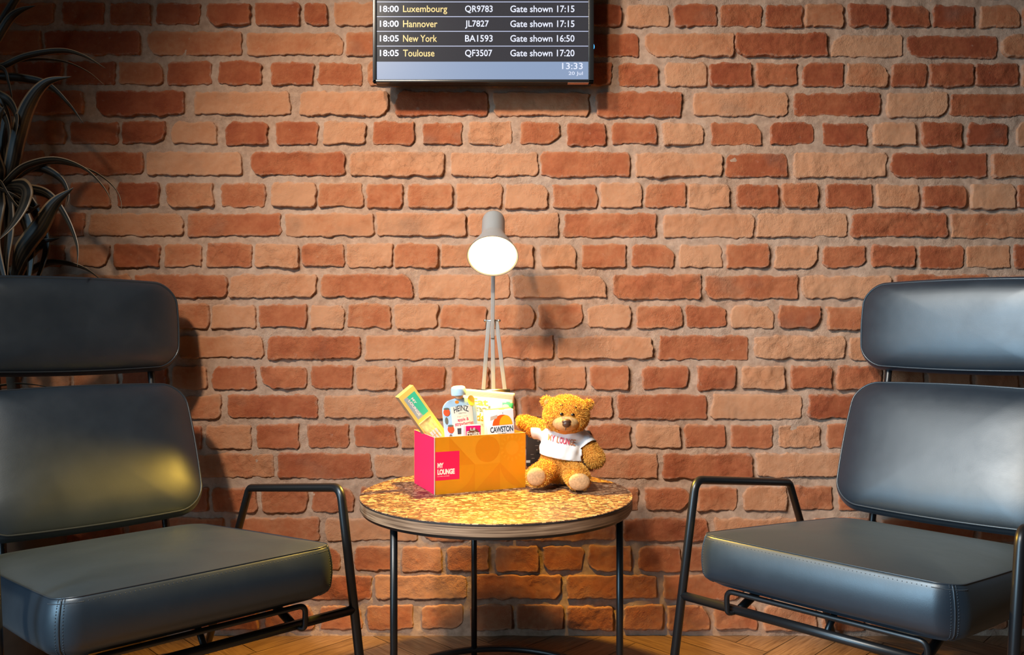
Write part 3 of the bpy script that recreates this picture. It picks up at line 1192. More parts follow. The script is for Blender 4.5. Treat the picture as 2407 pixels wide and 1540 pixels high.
# ------------------------------------------------------------------ desk lamp
def build_lamp():
    bx, by = P(1160, 770, 1.897).x, 1.897 - CAMD
    root = thing('desk_lamp', (bx, by, TZ), 'lit grey metal desk lamp standing behind the snack box on the round table', 'lamp')
    G = M['grey_metal']
    loc = lambda p: Vector(p) - Vector((bx, by, TZ))
    # base
    o = MB().lathe([(0.0, .0005), (.040, .0005), (.042, .003), (.042, .016), (.038, .020), (.012, .022), (.010, .026), (0.0, .026)], seg=64).build('base', G, root)
    auto_sharp(o, 40)
    zb = loc(P(1160, 918, 1.897)).z
    MB().tube([(0, 0, .015), (0, 0, zb - .004)], .008, 16).build('post', G, root)
    a, b_ = loc(P(1131, 918, 1.897)), loc(P(1199, 918, 1.897))
    MB().tube([a, b_], .0042, 12).build('pivot_pin', M['steel'], root)
    # three lower rods
    for (x0, x1) in ((1136, 1149), (1160, 1158), (1187, 1167)):
        p, q = loc(P(x0, 920, 1.897)), loc(P(x1, 752 if x0 != 1160 else 790, 1.897))
        rod = MB()
        w = .0046
        rod.box((0, 0, 0), (2 * w, .0055, (q - p).length), None, 0, .0008)
        oo = rod.build('lower_rod', G, root)
        ax = (q - p).normalized()
        ey = Vector((0, 1, 0))
        ex = ey.cross(ax).normalized()
        R = Matrix((ex, ax.cross(ex), ax)).transposed().to_4x4()
        R.translation = (p + q) / 2
        oo.data.transform(R)
    a, b_ = loc(P(1141, 754, 1.897)), loc(P(1173, 754, 1.897))
    MB().tube([a, b_], .0030, 10).ell(a, (.004, .004, .004), nu=10, nv=8).ell(b_, (.004, .004, .004), nu=10, nv=8).build('joint_pin', M['steel'], root)
    # upper rod to the head
    hd = P(1158, 603, 1.80)
    th = math.radians(44)
    ax = Vector((0, -math.cos(th), -math.sin(th)))       # towards the opening
    ex = Vector((1, 0, 0))
    ey = ax.cross(ex)
    R = Matrix((ex, ey, ax)).transposed()
    neck = hd - ax * .082
    p, q = loc(P(1157.5, 795, 1.893)), loc(neck + Vector((0, .024, -.012)))
    rod = MB().box((0, 0, 0), (.0088, .006, (q - p).length), None, 0, .001).build('upper_rod', G, root)
    az = (q - p).normalized()
    exx = Vector((1, 0, 0))
    eyy = az.cross(exx).normalized()
    Rm = Matrix((exx, eyy, az)).transposed().to_4x4()
    Rm.translation = (p + q) / 2
    rod.data.transform(Rm)
    MB().tube([loc(neck + Vector((-.012, .022, -.012))), loc(neck + Vector((.012, .022, -.012)))], .006, 12).build('head_joint', M['steel'], root)
    # shade: cylinder neck flaring into a cone, thin shell with an inside
    ro = .0563
    prof = [(0.0, -.142), (.012, -.1418), (.020, -.139), (.0245, -.134), (.0258, -.127), (.0262, -.074), (.029, -.064), (.036, -.047), (.0475, -.022), (ro - .001, -.002), (ro, 0.0),
            (ro - .0016, 0.0), (.046, -.022), (.034, -.046), (.026, -.064), (.0, -.066)]
    o = MB().lathe(prof, loc(hd), R, 64).build('shade', G, root)
    auto_sharp(o, 50)
    # frosted diffuser disc and its glow
    m = glow('lamp_bulb_glow', (1.0, 0.68, 0.26), 6.0)
    disc = MB().lathe([(0.0, .004), (.02, .0036), (.04, .002), (ro - .004, -.0012), (ro - .0036, -.003), (.0, -.004)], loc(hd), R, 64).build('diffuser', m, root)
    disc['label'] = 'glowing white lamp opening'
    lo = spot('lamp_light', hd + ax * .008, hd + ax, 92.0, (1.0, 0.60, 0.075), 143, 0.2, .03)
    lo.parent = root
    lo.location = loc(hd + ax * .008)


build_lamp()


# ------------------------------------------------------------------ flight monitor
def build_monitor():
    d = 1.9625
    yF = d - CAMD
    x0, x1 = P(876, 0, d).x, P(1396, 0, d).x
    zb = P(0, 193, d).z
    wd = x1 - x0
    ht = wd * 0.60
    cx, cz = (x0 + x1) / 2, zb + ht / 2
    root = thing('flight_monitor', (cx, -0.01, cz), 'black flight departures screen mounted on the brick wall above the lamp', 'screen')
    off = Vector((cx, -0.01, cz))
    loc = lambda p: Vector(p) - off
    fr = plain('black_gloss_plastic', (0.012, 0.013, 0.015), 0.28, 0, 0.6)
    sx0, sx1, sz0 = P(885, 0, d).x, P(1383.5, 0, d).x, P(0, 187, d).z
    sz1 = zb + ht - (sx0 - x0)
    b = .006
    # bezel of four bars, housing behind
    bez = MB()
    t = .014
    bez.box(loc(((x0 + x1) / 2, yF + t / 2, (zb + sz0) / 2)), (wd, t, sz0 - zb), None, 0, .0012)
    bez.box(loc(((x0 + x1) / 2, yF + t / 2, (sz1 + zb + ht) / 2)), (wd, t, zb + ht - sz1), None, 0, .0012)
    bez.box(loc(((x0 + sx0) / 2, yF + t / 2, cz)), (sx0 - x0, t, ht), None, 0, .0012)
    bez.box(loc(((x1 + sx1) / 2, yF + t / 2, cz)), (x1 - sx1, t, ht), None, 0, .0012)
    auto_sharp(bez.build('bezel', fr, root))
    h = MB().box(loc((cx, yF + .014 + .0175, cz)), (wd - .006, .035, ht - .006), None, 0, .003).build('housing', plain('black_plastic', (0.012, 0.011, 0.011), 0.5), root)
    auto_sharp(h)
    MB().box(loc((cx, (yF + .049 - .012) / 2, cz)), (.2, -(yF + .049) + .016, .12)).build('wall_bracket', M['black_metal'], root, smooth=False)
    # display surface
    m, nt, bb = new_mat('dark_display')
    bb.inputs['Base Color'].default_value = (0.012, 0.012, 0.014, 1)
    bb.inputs['Roughness'].default_value = 0.16
    bb.inputs['Emission Color'].default_value = (0.034, 0.033, 0.040, 1)
    bb.inputs['Emission Strength'].default_value = 1.0
    ys = yF + .003
    scr = MB().box(loc(((sx0 + sx1) / 2, ys + .002, (sz0 + sz1) / 2)), (sx1 - sx0, .004, sz1 - sz0)).build('display', m, root, smooth=False)
    S = MB()
    z_ = lambda py: P(0, py, d).z
    xx = lambda px: P(px, 0, d).x
    Y1 = ys - .0004
    quad = lambda mb, ax, ay, bx_, by_, mi=0, y=Y1: mb.poly([loc((xx(ax), y, z_(by_))), loc((xx(bx_), y, z_(by_))), loc((xx(bx_), y, z_(ay))), loc((xx(ax), y, z_(ay)))], mi)
    for py in (3.5, 38.3, 72.8, 107.6, -31.3, -66.1):
        quad(S, 885.5, py - .8, 1383, py + .8)
    S.build('row_lines', glow('line_glow', (0.62, 0.68, 0.95), 0.95), scr, smooth=False)
    fb = MB()
    quad(fb, 885.5, 144.2, 1383, 185.8)
    fb.build('footer_bar', glow('footer_glow', (0.25, 0.34, 0.52), 1.0), scr, smooth=False)
    hb = MB()
    wht = glow('white_text_glow', (0.80, 0.84, 1.0), 1.05)
    yel = glow('yellow_text_glow', (1.0, 0.72, 0.27), 1.0)
    org = loc((0, ys - .0008, 0))
    ex, ez = Vector((1, 0, 0)), Vector((0, 0, 1))

    def write(s, px0, px1, ptop, pbot, mt, bold=0.012):
        text_on(s, org, ex, ez, (xx(px0), z_(pbot), xx(px1), z_(ptop)), bold).build('lettering', mt, scr, smooth=False)
    rows = [('18:00', 'Luxembourg', 1051, 'QR9783', 1158, '17:15', 12, 28), ('18:00', 'Hannover', 1028, 'JL7827', 1149, '17:15', 47, 63),
            ('18:05', 'New York', 1027, 'BA1593', 1158, '16:50', 81.5, 97.5), ('18:05', 'Toulouse', 1021, 'QF3507', 1157, '17:20', 116, 132)]
    for (t1, c_, ce, fl, fe, gt, a, b_) in rows:
        write(t1, 892.5, 937, a + .3, b_ - .4, wht, .02)
        write(c_, 947, ce, a, b_ + (4.5 if 'g' in c_ else .3), yel, .01)
        write(fl, 1093, fe, a, b_ + (2.4 if 'Q' in fl else 3.6 if 'J' in fl else 0), wht, .012)
        write('Gate shown ' + gt, 1199.5, 1350.5, a, b_, wht, .012)
    write('13:33', 1321.5, 1370, 147, 162, wht, .004)
    write('20 Jul', 1336.5, 1370, 167.5, 178, wht, .004)
    s_ = MB().box(loc(((xx(1335) + xx(1384)) / 2, yF + .010, zb - .0004)), (xx(1384) - xx(1335), .016, .0008)).build('label_sticker', plain('pale_sticker', (0.6, 0.3, 0.2), 0.6), root, smooth=False)
    s_['label'] = 'pale sticker under the bezel'
    led = MB().ell(loc((x1 + .0012, yF + .02, P(0, 103, d).z)), (.0022, .003, .006), nu=12, nv=8).build('power_light', glow('blue_led', (0.05, 0.35, 1.0), 3.0), root)
    led['label'] = 'glowing blue power light'


build_monitor()


# ------------------------------------------------------------------ wall socket
def build_socket():
    d = CAMD - .011
    x0, x1 = P(1237, 0, d).x, P(1388, 0, d).x
    z0, z1 = P(0, 1097, d).z, P(0, 1013, d).z
    root = thing('wall_socket', ((x0 + x1) / 2, -.004, (z0 + z1) / 2), 'black double wall socket behind the teddy bear', 'socket')
    w, h = x1 - x0, z1 - z0
    blk = plain('brown_black_plastic', (0.030, 0.022, 0.019), 0.4)
    auto_sharp(MB().box((0, -.003, 0), (w, .016, h), None, 0, .003).build('plate', blk, root))
    pale = plain('pale_print', (0.55, 0.5, 0.45), 0.5)
    for cx in (-w * .25, w * .25):
        sl = MB()
        sl.box((cx, -.0113, h * .14), (.004, .0012, .009))
        sl.box((cx - .011, -.0113, -h * .12), (.007, .0012, .004))
        sl.box((cx + .011, -.0113, -h * .12), (.007, .0012, .004))
        sl.build('pin_slots', plain('slot_black', (0.003, 0.003, 0.003), 0.6), root, smooth=False)
    for cx in (-w * .38, w * .1):
        auto_sharp(MB().box((cx + .03, -.0125, h * .32), (.012, .004, .014), None, 0, .0012).build('rocker_switch', blk, root))
    pr = MB()
    for (px, py, a, b_) in ((1265, 1036, 5, 1.6), (1262, 1047, 8, 1.0), (1262, 1057, 3, 2.4), (1251, 1068, 7, 1.0), (1253, 1077, 7, 1.0)):
        q = P(px, py, d) - Vector(root.location)
        pr.box((q.x, -.0114, q.z), (a * PXM, .0006, b_ * PXM))
    pr.build('printed_marks', plain('tan_print', (0.3, 0.22, 0.17), 0.5), root, smooth=False)
    q = P(1239.5, 1084.5, d) - Vector(root.location)
    MB().box((q.x + .002, -.0114, q.z), (.010, .0006, .006)).build('label_sticker', pale, root, smooth=False)


build_socket()

# ------------------------------------------------------------------ snack box and what is in it
pink = plain('hot_pink_card', (0.90, 0.018, 0.115), 0.5, var=0.05, vscale=8)
orange = plain('orange_card', (0.72, 0.258, 0.005), 0.42)
orange_d = plain('darker_orange_print', (0.69, 0.222, 0.004), 0.42)
orange_l = plain('lighter_orange_print', (0.74, 0.286, 0.010), 0.42)
inside = plain('yellow_card_inside', (0.88, 0.50, 0.07), 0.6)
cream = plain('cream_print', (0.86, 0.82, 0.72), 0.5)
white = plain('white_print', (0.88, 0.88, 0.86), 0.5)
BL = Vector((-.154, 1.647 - CAMD, TZ))
E1 = Vector((.182, .079, 0))
E2 = Vector((-.0566, .127, 0))
BW, BD, BH = E1.length, E2.length, .1135
e1 = E1.normalized()
e2 = Vector((-e1.y, e1.x, 0))


def build_box():
    root = thing('snack_box', BL, 'open orange and pink cardboard snack box on the round table', 'box')
    t = .0012
    R = Matrix((e1, e2, Vector((0, 0, 1)))).transposed()
    at = lambda x, y, z: R @ Vector((x, y, z))

    def panel(name, c, s, mats, mi_front):
        mb = MB().box(at(*c), s, R)
        o = mb.build(name, mats, root, smooth=False)
        return o
    f = panel('front_panel', (BW / 2, t / 2, BH / 2), (BW, t, BH), orange, 0)
    panel('back_panel', (BW / 2, BD - t / 2, BH / 2), (BW, t, BH), inside, 0)
    l = panel('side_panel', (t / 2, BD / 2, BH / 2), (t, BD - 2 * t, BH), pink, 0)
    panel('side_panel', (BW - t / 2, BD / 2, BH / 2), (t, BD - 2 * t, BH), orange, 0)
    panel('bottom_panel', (BW / 2, BD / 2, t / 2 + .0003), (BW - 2 * t, BD - 2 * t, t), inside, 0)
    ed = MB().box(at(.0002, -.0002, BH / 2), (.0014, .0014, BH), R)
    ed.box(at(BW / 2, t / 2, BH + .0001), (BW, t * .9, .0005), R)
    ed.box(at(t / 2, BD / 2, BH + .0001), (t * .9, BD, .0005), R)
    ed.build('card_edge', plain('raw_card_edge', (0.75, 0.6, 0.45), 0.7), root, smooth=False)
    # tone-on-tone pattern of the front: squares with triangles, circle, sun
    pt = MB()
    y = -.00012
    cw = (BW - .031) / 3 * 0.985
    X = [.031 + cw * i for i in range(4)]
    Zm, Zt = BH * .485, BH
    pts = lambda L_: [at(a, y, b_) for a, b_ in L_]

    def arc(cx, cz, r, a0, a1, n=40):
        return [(cx + r * math.cos(math.radians(a0 + (a1 - a0) * i / n)), cz + r * math.sin(math.radians(a0 + (a1 - a0) * i / n))) for i in range(n + 1)]
    pt.poly(pts([(X[0], Zt), (X[1], Zt), (X[1], Zm)]), 1)
    pt.poly(pts([(X[0], Zt), (X[1], Zm), (X[0], Zm)]), 0)
    pt.poly(pts([(X[1], Zm), (X[2], Zm), (X[2], Zt), (X[1], Zt)]), 1)
    y -= .00006
    pt.poly(pts(arc((X[1] + X[2]) / 2, (Zm + Zt) / 2, cw * .485, 0, 360)), 0)
    cx, cz = (X[2] + X[3]) / 2, (Zm + Zt) / 2
    pt.poly(pts(arc(cx, cz, cw * .27, 0, 360)), 1)
    for i in range(16):
        a = 360 / 16 * i
        p, q = arc(cx, cz, cw * .37, a - 4.5, a + 4.5, 2), arc(cx, cz, cw * .49, a - 5, a + 5, 2)
        pt.poly(pts(p + q[::-1]), 1)
    y += .00006
    pt.poly(pts([(X[0], 0.001), (X[1], 0.001), (X[1], Zm), (X[0], Zm)]), 0)
    pt.poly(pts([(X[1], 0.001), (X[2], Zm), (X[1], Zm)]), 2)
    pt.poly(pts([(X[1], 0.001), (X[2], 0.001), (X[2], Zm)]), 0)
    pt.poly(pts([(X[2], Zm)] + arc(X[3], Zm, cw, 180, 270, 20)), 0)
    y -= .00006
    pt.poly(pts([(X[0], Zm)] + arc(X[0], Zm, cw * .98, 0, -90, 24)), 2)
    pt.build('printed_pattern', [orange_d, orange_l, orange], f, smooth=False, recalc=False)
    sq = MB()
    y = -.00028
    x0, x1, z0, z1 = .0006, .0525, BH * .245, BH * .745
    sq.poly(pts([(x0, z0), (x1, z0), (x1, z1), (x0, z1)]))
    lg = sq.build('logo_patch', plain('pink_logo_patch', (0.90, 0.004, 0.085), 0.5), f, smooth=False)
    org = at(0, -.00036, 0)
    ez = Vector((0, 0, 1))
    text_on('MY', org, e1, ez, (.0062, BH * .462, .0190, BH * .552), .055, .95).build('lettering', cream, f, smooth=False)
    text_on('LOUNGE', org, e1, ez, (.0062, BH * .342, .0425, BH * .440), .055, .95).build('lettering', cream, f, smooth=False)
    text_on('from NO1 LOUNGES', org, e1, ez, (.0062, BH * .308, .031, BH * .322), .01).build('small_lettering', cream, f, smooth=False)
    return root


build_box()
FLOORZ = TZ + .0016


YAW = math.degrees(math.atan2(E1.y, E1.x))


def inbox(px, py, b):
    """point inside the snack box, b metres behind its front, seen at pixel column px and row py"""
    k = (px - 1203.5) / FPX
    o = BL + e2 * b
    a = (k * (o.y + CAMD) - o.x) / (e1.x - k * e1.y)
    p = o + e1 * a
    d = p.y + CAMD
    return Vector((p.x, p.y, CAMZ - (py - 770) * d / FPX)), d


def frame_at(centre, roll_deg, yaw_deg=0.0, lean_deg=0.0):
    """axes (across, depth, up) of an upright pack: roll turns it in the picture plane, yaw about the vertical"""
    R = Matrix.Rotation(math.radians(yaw_deg), 3, 'Z') @ Matrix.Rotation(math.radians(roll_deg), 3, 'Y') @ Matrix.Rotation(math.radians(lean_deg), 3, 'X')
    return R


def local_text(s, y, rect, mt, parent, name='lettering', bold=.02, warp=None, spacing=1.0):
    o = text_on(s, (0, y, 0), (1, 0, 0), (0, 0, 1), rect, bold, spacing, warp=warp).build(name, mt, parent, smooth=False)
    return o


def disc_pts(cx, cz, rx, rz, y, a0=0, a1=360, n=28):
    return [Vector((cx + rx * math.cos(math.radians(a0 + (a1 - a0) * i / n)), y, cz + rz * math.sin(math.radians(a0 + (a1 - a0) * i / n)))) for i in range(n + (0 if a1 - a0 == 360 else 1))]


def place(root, R, loc):
    root.location = loc
    root.rotation_euler = R.to_euler()


def build_breadsticks():
    """long yellow carton with a window, leaning out of the box over its pink side"""
    root = thing('breadstick_carton', (0, 0, 0), 'yellow breadstick carton with a green label, leaning out of the left of the snack box', 'carton')
    yel = plain('pale_yellow_card', (0.90, 0.66, 0.16), 0.5)
    tan = plain('tan_card_side', (0.52, 0.33, 0.18), 0.6)
    w, L_, t = .0400, .2330, .018
    # local frame: x across, z along the length (top at z = L), y depth
    bd = MB().box((0, 0, L_ / 2), (w, t, L_), None, 0, 0)
    o = bd.build('carton_body', [yel, tan], root, smooth=False)
    for p in o.data.polygons:
        if abs(p.normal.x) > .5:
            p.material_index = 1
    yf = -t / 2 - .0001
    zt = L_
    lab = MB()
    q = lambda x0, z0, x1, z1, y=yf: [Vector((x0, y, z0)), Vector((x1, y, z0)), Vector((x1, y, z1)), Vector((x0, y, z1))]
    lab.poly(q(-.0135, zt - .064, .0150, zt - .011))
    lo = lab.build('green_label', plain('sea_green_print', (0.05, 0.62, 0.40), 0.5), root, smooth=False)
    gl = MB().poly([Vector((-.0135, yf - .00008, zt - .064)), Vector((.0005, yf - .00008, zt - .064)), Vector((-.005, yf - .00008, zt - .011)), Vector((-.0135, yf - .00008, zt - .011))])
    gl.build('grey_band', plain('blue_grey_print', (0.36, 0.44, 0.52), 0.5), lo, smooth=False)
    # lettering runs down the length of the carton
    text_on('MY', (0, yf - .00014, zt), (0, 0, -1), (1, 0, 0), (.019, -.0005, .034, .0050), .03).build('lettering', white, lo, smooth=False)
    text_on('LOUNGE', (0, yf - .00014, zt), (0, 0, -1), (1, 0, 0), (.019, -.0080, .059, -.0022), .03).build('lettering', white, lo, smooth=False)
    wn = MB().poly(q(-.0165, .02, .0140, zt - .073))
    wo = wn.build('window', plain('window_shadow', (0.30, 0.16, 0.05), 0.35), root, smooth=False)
    st = plain('baked_stick', (0.72, 0.40, 0.10), 0.6, var=0.25, vscale=140)
    for i, x in enumerate((-.012, -.0055, .001, .0075)):
        MB().tube([(x, yf - .0008, .025), (x + .0006, yf - .001, .08), (x, yf - .0008, zt - .076)], .0026, 8).build('breadstick', st, root)
    foil = plain('clear_film', (0.55, 0.5, 0.45), 0.15, 0.0, 0.8)
    MB().box((.0118, yf - .0006, (zt - .075 + .02) / 2), (.004, .001, zt - .075 - .02)).build('film_fold', foil, root, smooth=False)
    R = frame_at(None, -36.5, YAW + 6)
    top, d = inbox(950, 919.5, .071)
    place(root, R, top - R @ Vector((0, 0, L_)))
    # small packet tucked in front of it
    r2 = thing('cracker_packet', (0, 0, 0), 'small see-through cracker packet in front of the leaning breadstick carton', 'packet')
    pk = plain('pale_gold_film', (0.85, 0.58, 0.20), 0.3, 0, 0.6, var=0.3, vscale=90)
    pillow_bag(r2, .0150, .085, .006, pk, 'packet_body', crimp=.009, n=14)
    tx = plain('white_packet_print', (0.9, 0.88, 0.82), 0.5)
    ps = MB()
    for i in range(3):
        for j in range(2):
            ps.box((-.0062 + .0062 * i, -.0068, .042 + .011 * j), (.0046, .0006, .0095))
    ps.build('printed_blocks', tx, r2, smooth=False)
    R2 = frame_at(None, -36, YAW)
    top2, d = inbox(998, 986, .052)
    place(r2, R2, top2 - R2 @ Vector((0, 0, .085)))


def pillow_bag(root, w, h, t, mt, name, crimp=.012, n=22, narrow=0.0):
    """sealed bag: x across, z up, thickest in the middle, crimped at top and bottom"""
    mb = MB()
    r = random.Random(int(w * 1e5))
    vs = []
    m = 34
    for side in (-1, 1):
        for j in range(m + 1):
            v = j / m
            z = v * h
            e = min(z, h - z)
            k = max(0.0, min(1, (e - crimp) / (h * .28))) if e > crimp else 0.0
            pr = math.sin(k * math.pi / 2) ** .8
            for i in range(n + 1):
                u = i / n * 2 - 1
                hw = w * (1 - .03 * pr) * (1 - narrow * min(1, max(0, (h * .80 - z) / (h * .22))))
                x = u * hw
                dep = t * pr * (1 - abs(u) ** 3.0) + .0005
                ripple = 0.0006 * math.sin(z * 1900) if e < crimp else .0012 * pr * math.sin(u * 9 + z * 60)
                vs.append((x, side * dep + ripple, z))
    row = n + 1
    fs = []
    off = (m + 1) * row
    for s in range(2):
        for j in range(m):
            for i in range(n):
                a = s * off + j * row + i
                f = (a, a + 1, a + row + 1, a + row)
                fs.append(f if s == 0 else f[::-1])
    for j in range(m):
        for i in (0, n):
            a, b_ = j * row + i, off + j * row + i
            fs.append((a, a + row, b_ + row, b_))
    for i in range(n):
        for j in (0, m):
            a, b_ = j * row + i, off + j * row + i
            fs.append((a, b_, b_ + 1, a + 1))
    mb.add(vs, fs)
    return mb.build(name, mt, root)


def drape(mb, body, y0=-.2, lift=.0005):
    """press flat print onto the front (-y) of a part, in the part's own frame"""
    bm = bmesh.new()
    bm.from_mesh(body.data)
    bvh = BVHTree.FromBMesh(bm)
    out = []
    for v in mb.v:
        h = bvh.ray_cast(Vector((v[0], y0, v[2])), Vector((0, 1, 0)))
        y = (h[0].y if h[0] else v[1]) - lift
        out.append((v[0], y, v[2]))
    mb.v = out
    bm.free()
    return mb


def grid_patch(x0, z0, x1, z1, n=14, inside_=None):
    mb = MB()
    vs, fs = [], []
    for j in range(n + 1):
        for i in range(n + 1):
            vs.append((x0 + (x1 - x0) * i / n, 0, z0 + (z1 - z0) * j / n))
    for j in range(n):
        for i in range(n):
            a = j * (n + 1) + i
            if inside_ is None or inside_((vs[a][0] + vs[a + n + 2][0]) / 2, (vs[a][2] + vs[a + n + 2][2]) / 2):
                fs.append((a, a + 1, a + n + 2, a + n + 1))
    used = sorted({i for f in fs for i in f})
    mp = {o: k for k, o in enumerate(used)}
    mb.add([vs[i] for i in used], [tuple(mp[i] for i in f) for f in fs])
    return mb


def polar_patch(cx, cz, rx, rz, rings=4, n=24, a0=0, a1=360):
    mb = MB()
    vs, fs = [(cx, 0, cz)], []
    for k in range(1, rings + 1):
        for i in range(n + 1):
            a = math.radians(a0 + (a1 - a0) * i / n)
            vs.append((cx + rx * k / rings * math.cos(a), 0, cz + rz * k / rings * math.sin(a)))
    for i in range(n):
        fs.append((0, 1 + i, 2 + i))
    for k in range(rings - 1):
        for i in range(n):
            a = 1 + k * (n + 1) + i
            fs.append((a, a + n + 1, a + n + 2, a + 1))
    return mb.add(vs, fs)


def build_pouch():
    root = thing('fruit_pouch', (0, 0, 0), 'blue baby fruit pouch with a light blue cap, standing in the snack box', 'pouch')
    top, d = inbox(1087, 939, .036)
    k = d / FPX
    blue = plain('light_blue_film', (0.42, 0.62, 0.80), 0.28, 0, 0.6)
    h = top.z - FLOORZ
    # body: tapering flat pouch with rounded shoulders
    mb = MB()
    m, n = 40, 24
    vs = []
    for side in (-1, 1):
        for j in range(m + 1):
            v = j / m
            z = v * h
            hw = .0385 - .0060 * (1 - v)
            sh = (h - z) / .024
            if sh < 1:
                hw = .0085 + (hw - .0085) * math.sqrt(max(0, 1 - (1 - sh) ** 2))
            th = .0125 * math.sin(min(1, (h - z + .002) / .09) * math.pi / 2) * (1 if z > .03 else 1.0)
            for i in range(n + 1):
                u = i / n * 2 - 1
                vs.append((u * hw, side * (th * (1 - abs(u) ** 2.6) + .0006) + .0006 * math.sin(5 * u + z * 90), z))
    row = n + 1
    off = (m + 1) * row
    fs = []
    for s in range(2):
        for j in range(m):
            for i in range(n):
                a = s * off + j * row + i
                fs.append((a, a + 1, a + row + 1, a + row))
    for j in range(m):
        for i in (0, n):
            a, b_ = j * row + i, off + j * row + i
            fs.append((a, a + row, b_ + row, b_))
    for i in range(n):
        for j in (0, m):
            a, b_ = j * row + i, off + j * row + i
            fs.append((a, b_, b_ + 1, a + 1))
    mb.add(vs, fs)
    body = mb.build('pouch_body', blue, root)
    o = MB().lathe([(.0062, 0), (.0062, .004), (.0085, .0045), (.0085, .006), (.0060, .0065), (.0060, .012), (0.0, .012)], (0, 0, h - .002), seg=24).build('spout', plain('tan_spout', (0.75, 0.5, 0.3), 0.4), root)
    auto_sharp(o)
    cp = [(.0150, 0), (.0155, .003), (.0152, .012), (.0138, .0165), (.010, .0185), (0.0, .019)]
    c_ = MB().lathe(cp, (0, 0, h + .0058), seg=32).build('cap', plain('light_blue_cap', (0.42, 0.62, 0.82), 0.35), root)
    auto_sharp(c_, 60)
    # printing, pressed onto the film; heights count down from the shoulder
    Z = lambda px: h - px * k
    cr = plain('cream_label', (0.86, 0.80, 0.68), 0.45)
    drape(grid_patch(-.021, Z(100), .026, Z(19), 18), body).build('cream_label', cr, body)
    navy = plain('navy_print', (0.045, 0.05, 0.07), 0.5)
    crim = plain('crimson_print', (0.72, 0.01, 0.10), 0.5)
    arch = lambda X, Y, a, b_: (X, Y - .004 * (2 * a - 1) ** 2)

    def wr(s, x0, ztop, x1, zbot, mt, bold=.02, warp=None):
        drape(text_on(s, (0, 0, 0), (1, 0, 0), (0, 0, 1), (x0, Z(zbot), x1, Z(ztop)), bold, 1.0, warp=warp), body, lift=.0006).build('lettering', mt, body, smooth=False)
    wr('HEINZ', -.0150, 17, .0170, 30, navy, .02, arch)
    wr('ESSENTIALS', -.005, 34, .011, 37, navy, .0)
    wr("bright 'n' fruity", -.009, 41, .013, 45, plain('tan_text', (0.5, 0.3, 0.2), .5), .0)
    wr('apple &', -.0095, 46, .0155, 56, crim, .02)
    wr('strawberries', -.0155, 55, .0255, 64, crim, .02)
    drape(grid_patch(-.012, Z(83), .014, Z(69), 8), body, lift=.0012).build('navy_badge', navy, body)
    wr('how', -.010, 74, .004, 80, cream, .02)
    red = plain('strawberry_red', (0.85, 0.09, 0.02), 0.5, var=0.15, vscale=200)
    grn = plain('leaf_grey_green', (0.13, 0.14, 0.10), 0.5)
    for (x, zp) in ((-.030, 30), (-.0245, 70)):
        drape(polar_patch(x, Z(zp), .0062, .0080), body, lift=.0012).build('printed_strawberry', red, body)
        drape(polar_patch(x, Z(zp - 8), .0055, .0022, 3), body, lift=.0014).build('printed_leaf', grn, body)
        drape(polar_patch(x - .001, Z(zp + 20), .0030, .0075, 3), body, lift=.0006).build('printed_leaf', grn, body)
    drape(polar_patch(-.006, Z(9), .0042, .0032, 3), body, lift=.0006).build('printed_fruit', plain('orange_fruit_print', (0.85, 0.25, 0.02), .5), body)
    R = frame_at(None, -4.0, YAW)
    place(root, R, Vector((top.x + .0045, top.y + .002, FLOORZ + .004)))
    # slice of fruit printed on the far shoulder
    ap = plain('yellow_apple_print', (0.90, 0.52, 0.06), 0.4)
    drape(polar_patch(.0255, Z(9), .0080, .0105), body, lift=.0016).build('printed_apple', ap, body)


def build_raisins():
    root = thing('fruit_snack_box', (0, 0, 0), 'tiny pink fruit snack box in the snack box, in front of the blue pouch', 'box')
    top, d = inbox(1110, 1000, .006)
    k = d / FPX
    w, t = 37.5 * k, .012
    h = top.z - FLOORZ
    wm = plain('white_card', (0.8, 0.78, 0.76), 0.5)
    pk = plain('magenta_card', (0.80, 0.01, 0.17), 0.45)
    MB().box((0, 0, h / 2), (w + .0055, t, h)).build('carton_body', wm, root, smooth=False)
    f = MB().box((.0020, -t / 2 - .0003, h - .0145), (w - .001, .0006, .027)).build('front_print', pk, root, smooth=False)
    brown = plain('brown_print', (0.20, 0.08, 0.04), 0.5)
    MB().poly([Vector((.002 + .013 * math.cos(a / 20 * 2 * math.pi), -t / 2 - .0009, h - .016 + .0085 * math.sin(a / 20 * 2 * math.pi) * (1 + .15 * (a % 2)))) for a in range(20)]).build('splash', brown, f, smooth=False)
    text_on('Lil', (0, -t / 2 - .0014, 0), (1, 0, 0), (0, 0, 1), (-.0045, h - .0105, .0055, h - .0045), .03).build('lettering', cream, f, smooth=False)
    text_on('Fruits', (0, -t / 2 - .0014, 0), (1, 0, 0), (0, 0, 1), (-.0125, h - .0215, .0160, h - .0115), .03).build('lettering', cream, f, smooth=False)
    MB().box((.002, -t / 2 - .0010, h - .0240), (.020, .0006, .0022)).build('white_strip', white, f, smooth=False)
    place(root, frame_at(None, 0.0, YAW), Vector((top.x, top.y, FLOORZ)) + e2 * t / 2)


